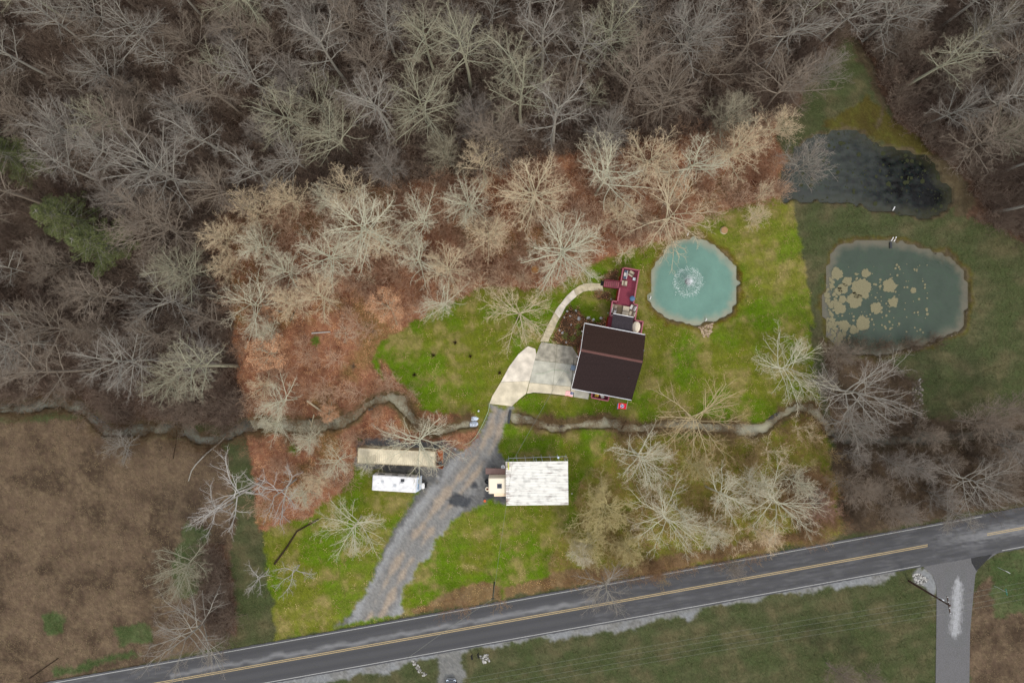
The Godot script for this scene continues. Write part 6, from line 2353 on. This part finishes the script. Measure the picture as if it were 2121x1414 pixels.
# ---------------------------------------------------------------- materials
func make_materials() -> void:
	var g1 := grain(0.09, 0.55, 1.0, 41)
	var g2 := grain(0.03, 0.72, 1.0, 42)
	var g3 := grain(0.25, 0.66, 1.0, 43)
	var nb := bumps(0.12, 44)
	for q in [["ground", g1, 0.45], ["gravel", g3, 0.8]]:
		var m := mat(Color(1, 1, 1), 0.97, q[1], q[2], nb, 0.8)
		m.vertex_color_use_as_albedo = true
		m.metallic_specular = 0.12
		M[q[0]] = m
	M.far = mat(lin(78, 70, 54), 1.0, g2, 0.05)
	var t := mat(Color(1, 1, 1), 0.95)
	t.vertex_color_use_as_albedo = true
	t.metallic_specular = 0.12
	M.tint = t
	var lf := t.duplicate()
	lf.backlight_enabled = true
	lf.backlight = Color(0.2, 0.2, 0.2)
	M.leafy = lf
	for q in [["pale", [226, 224, 198], [206, 196, 172]], ["tan", [226, 212, 180], [220, 198, 166]], ["moss", [206, 196, 146], [190, 176, 128]], ["cream", [214, 196, 156], [186, 162, 122]], ["white", [206, 202, 196], [180, 164, 150]], ["pink", [168, 138, 122], [160, 126, 110]], ["grey", [176, 171, 160], [142, 133, 124]], ["greywhite", [196, 192, 186], [160, 150, 142]], ["brown", [156, 144, 130], [136, 123, 110]], ["lichen", [184, 182, 158], [156, 148, 128]], ["dark", [66, 54, 44], [66, 54, 44]]]:
		M["bark_" + q[0]] = mat(lin(q[1][0], q[1][1], q[1][2]), 0.95, g2, 1.2)
		M["twig_" + q[0]] = mat(lin(q[2][0], q[2][1], q[2][2]), 0.95)
		M["bark_" + q[0]].metallic_specular = 0.1
		M["twig_" + q[0]].metallic_specular = 0.1
	M.asphalt = mat(Color(1.12, 1.12, 1.12), 0.9, grain(0.2, 0.72, 1.0, 51), 0.6, nb, 0.5)
	M.asphalt.vertex_color_use_as_albedo = true
	M.asphalt_side = mat(lin(112, 111, 113), 0.9, grain(0.05, 0.8, 1.0, 52), 0.35, nb, 0.5)
	M.asphalt_side_worn = M.asphalt_side.duplicate()
	M.asphalt_side_worn.albedo_color = Color(1, 1, 1)
	M.asphalt_side_worn.vertex_color_use_as_albedo = true
	M.asphalt_worn = mat(lin(142, 143, 146), 0.9, grain(0.12, 0.62, 1.0, 53), 0.5, nb, 0.5)
	M.asphalt_new = mat(lin(66, 66, 68), 0.9, g1, 0.8)
	M.line_white = mat(lin(184, 184, 182), 0.7, g2, 0.8)
	M.line_yellow = mat(lin(196, 174, 132), 0.7, g2, 0.8)
	var cg := grain(0.012, 0.8, 1.0, 54)
	M.concrete_light = mat(lin(232, 222, 206), 0.9, cg, 0.16)
	M.concrete_tan = mat(lin(226, 214, 188), 0.9, cg, 0.16)
	M.concrete_mid = mat(lin(200, 198, 184), 0.9, cg, 0.16)
	M.concrete_dark = mat(lin(190, 184, 168), 0.9, grain(0.014, 0.66, 1.0, 55), 0.2)
	M.concrete_walk = mat(lin(204, 192, 164), 0.9, cg, 0.3)
	for q in [["water", 0.14], ["water_still", 0.04]]:
		var w := mat(Color(1, 1, 1), q[1])
		w.vertex_color_use_as_albedo = true
		w.metallic_specular = 0.4 if q[0] == "water" else 0.3
		M[q[0]] = w
	M.brick = mat(lin(150, 92, 76), 0.9, g3, 1.2)
	M.red_wall = mat(lin(168, 52, 28), 0.8, g2, 0.6)
	M.white = mat(lin(232, 232, 234), 0.5)
	M.white_blue = mat(lin(206, 218, 234), 0.45)
	M.glass_dark = mat(lin(40, 46, 52), 0.08)
	M.glass_blue = mat(lin(110, 140, 170), 0.1)
	var sh := grain(0.05, 0.45, 1.0, 56)
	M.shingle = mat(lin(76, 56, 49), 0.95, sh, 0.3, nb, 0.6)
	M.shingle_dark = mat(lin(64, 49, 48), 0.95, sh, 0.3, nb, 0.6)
	M.shingle_grey = mat(lin(84, 76, 82), 0.95, sh, 0.3, nb, 0.6)
	for q in ["shingle", "shingle_dark", "shingle_grey"]:
		M[q].uv1_scale = Vector3(1.1, 0.2, 0.14)
	M.ridge = mat(lin(138, 98, 92), 0.95, g1, 1.0)
	M.deck_floor = mat(lin(148, 66, 84), 0.75, g2, 0.8)
	M.deck_rail = mat(lin(186, 108, 122), 0.7, g2, 0.8)
	M.deck_tread = mat(lin(184, 106, 118), 0.8, g2, 0.8)
	M.deck_dark = mat(lin(62, 22, 28), 0.85)
	M.cushion_cream = mat(lin(212, 198, 176), 0.95, g2, 2.0)
	M.cushion_white = mat(lin(228, 224, 220), 0.95, g2, 2.0)
	M.cushion_taupe = mat(lin(176, 162, 146), 0.95, g2, 2.0)
	M.taupe = mat(lin(138, 122, 108), 0.9, g2, 2.0)
	M.rug = mat(lin(172, 152, 124), 1.0, g1, 1.5)
	M.cream = mat(lin(232, 220, 198), 0.55)
	M.peach = mat(lin(240, 214, 184), 0.6)
	M.grey_light = mat(lin(184, 188, 194), 0.5)
	M.grey_blue = mat(lin(74, 86, 104), 0.6)
	M.grey_blue_light = mat(lin(126, 144, 164), 0.5)
	M.blue_dome = mat(lin(78, 108, 142), 0.4)
	M.grey_dark = mat(lin(58, 60, 64), 0.6)
	M.black = mat(lin(24, 24, 26), 0.7)
	M.navy = mat(lin(30, 40, 70), 0.6)
	M.clay = mat(lin(196, 96, 62), 0.85)
	M.yellow = mat(lin(222, 186, 70), 0.9)
	M.mint = mat(lin(178, 194, 172), 0.7)
	M.lime = mat(lin(188, 186, 84), 0.8)
	M.lime_pale = mat(lin(178, 200, 168), 0.6)
	M.rust = mat(lin(140, 76, 56), 0.95, g1, 1.0)
	M.rust_orange = mat(lin(184, 104, 62), 0.9, g3, 0.9)
	M.tan_wood = mat(lin(206, 166, 122), 0.9, g1, 2.0)
	M.fresh_orange = mat(lin(244, 182, 106), 0.9, g1, 2.0)
	M.brown_wood = mat(lin(196, 160, 150), 0.9, g1, 0.8)
	M.container_roof = mat(lin(244, 232, 204), 0.75, grain(0.015, 0.74, 1.0, 57), 0.1)
	M.container_side = mat(lin(196, 178, 144), 0.8, grain(0.03, 0.6, 1.0, 58), 0.2)
	M.camper_white = mat(lin(244, 244, 246), 0.5, grain(0.015, 0.82, 1.0, 59), 0.2)
	M.rock_white = mat(lin(214, 214, 212), 0.9, g3, 2.0)
	M.algae = mat(lin(182, 174, 138), 0.95, grain(0.3, 0.35, 1.0, 60), 0.9)
	M.weed = mat(lin(72, 76, 50), 0.95, g1, 0.6)
	M.foam = mat(Color(1, 1, 1), 0.4)
	M.foam.vertex_color_use_as_albedo = true
	M.pole_dark = mat(lin(64, 66, 50), 0.95)
	M.pole_brown = mat(lin(92, 72, 60), 0.95, g1, 0.8)
	M.wire = mat(lin(130, 132, 122), 0.5)
	M.sign_green = mat(lin(70, 140, 120), 0.5)
	M.car_paint = mat(lin(52, 56, 66), 0.25)
	M.car_paint.clearcoat_enabled = true
	var ru := StandardMaterial3D.new()
	ru.albedo_texture = rust_map()
	ru.roughness = 0.6
	M.rusty_white = ru

func _ready() -> void:
	rng.seed = 20240
	var cam := Camera3D.new()
	cam.name = "camera"
	cam.position = Vector3(0, CAM, 0)
	cam.rotation_degrees = Vector3(-90, 0, 0)
	cam.fov = rad_to_deg(2.0 * atan(1414.0 * S * 0.5 / CAM))
	cam.near = 1.0
	cam.far = 1500.0
	add_child(cam)
	cam.make_current()
	var env := Environment.new()
	var sky := Sky.new()
	var ps := ProceduralSkyMaterial.new()
	ps.sky_top_color = Color(0.952, 0.964, 0.99)
	ps.sky_horizon_color = Color(0.86, 0.865, 0.875)
	ps.sky_curve = 0.25
	ps.ground_bottom_color = Color(0.3, 0.28, 0.25)
	ps.ground_horizon_color = Color(0.6, 0.6, 0.58)
	sky.sky_material = ps
	env.background_mode = Environment.BG_SKY
	env.sky = sky
	env.background_energy_multiplier = 1.0
	env.tonemap_mode = Environment.TONE_MAPPER_LINEAR
	env.tonemap_exposure = 1.37
	env.sdfgi_enabled = true
	env.ssao_enabled = true
	env.ssil_enabled = true
	var we := WorldEnvironment.new()
	we.name = "environment"
	we.environment = env
	add_child(we)
	var sun := DirectionalLight3D.new()
	sun.name = "sun"
	sun.light_color = Color(1.0, 0.97, 0.92)
	sun.light_energy = 0.5
	sun.light_angular_distance = 11.0
	sun.shadow_enabled = true
	sun.rotation_degrees = Vector3(-48, 28, 0)
	add_child(sun)
	var clock := Time.get_ticks_msec()
	make_materials()
	build_ground()
	print("ground ", Time.get_ticks_msec() - clock)
	build_roads()
	build_house()
	build_deck()
	build_carport()
	print("things ", Time.get_ticks_msec() - clock)
	build_trees()
	print("trees ", Time.get_ticks_msec() - clock)
	build_ponds()
	build_small_things()
	build_undergrowth()
	print("all ", Time.get_ticks_msec() - clock)
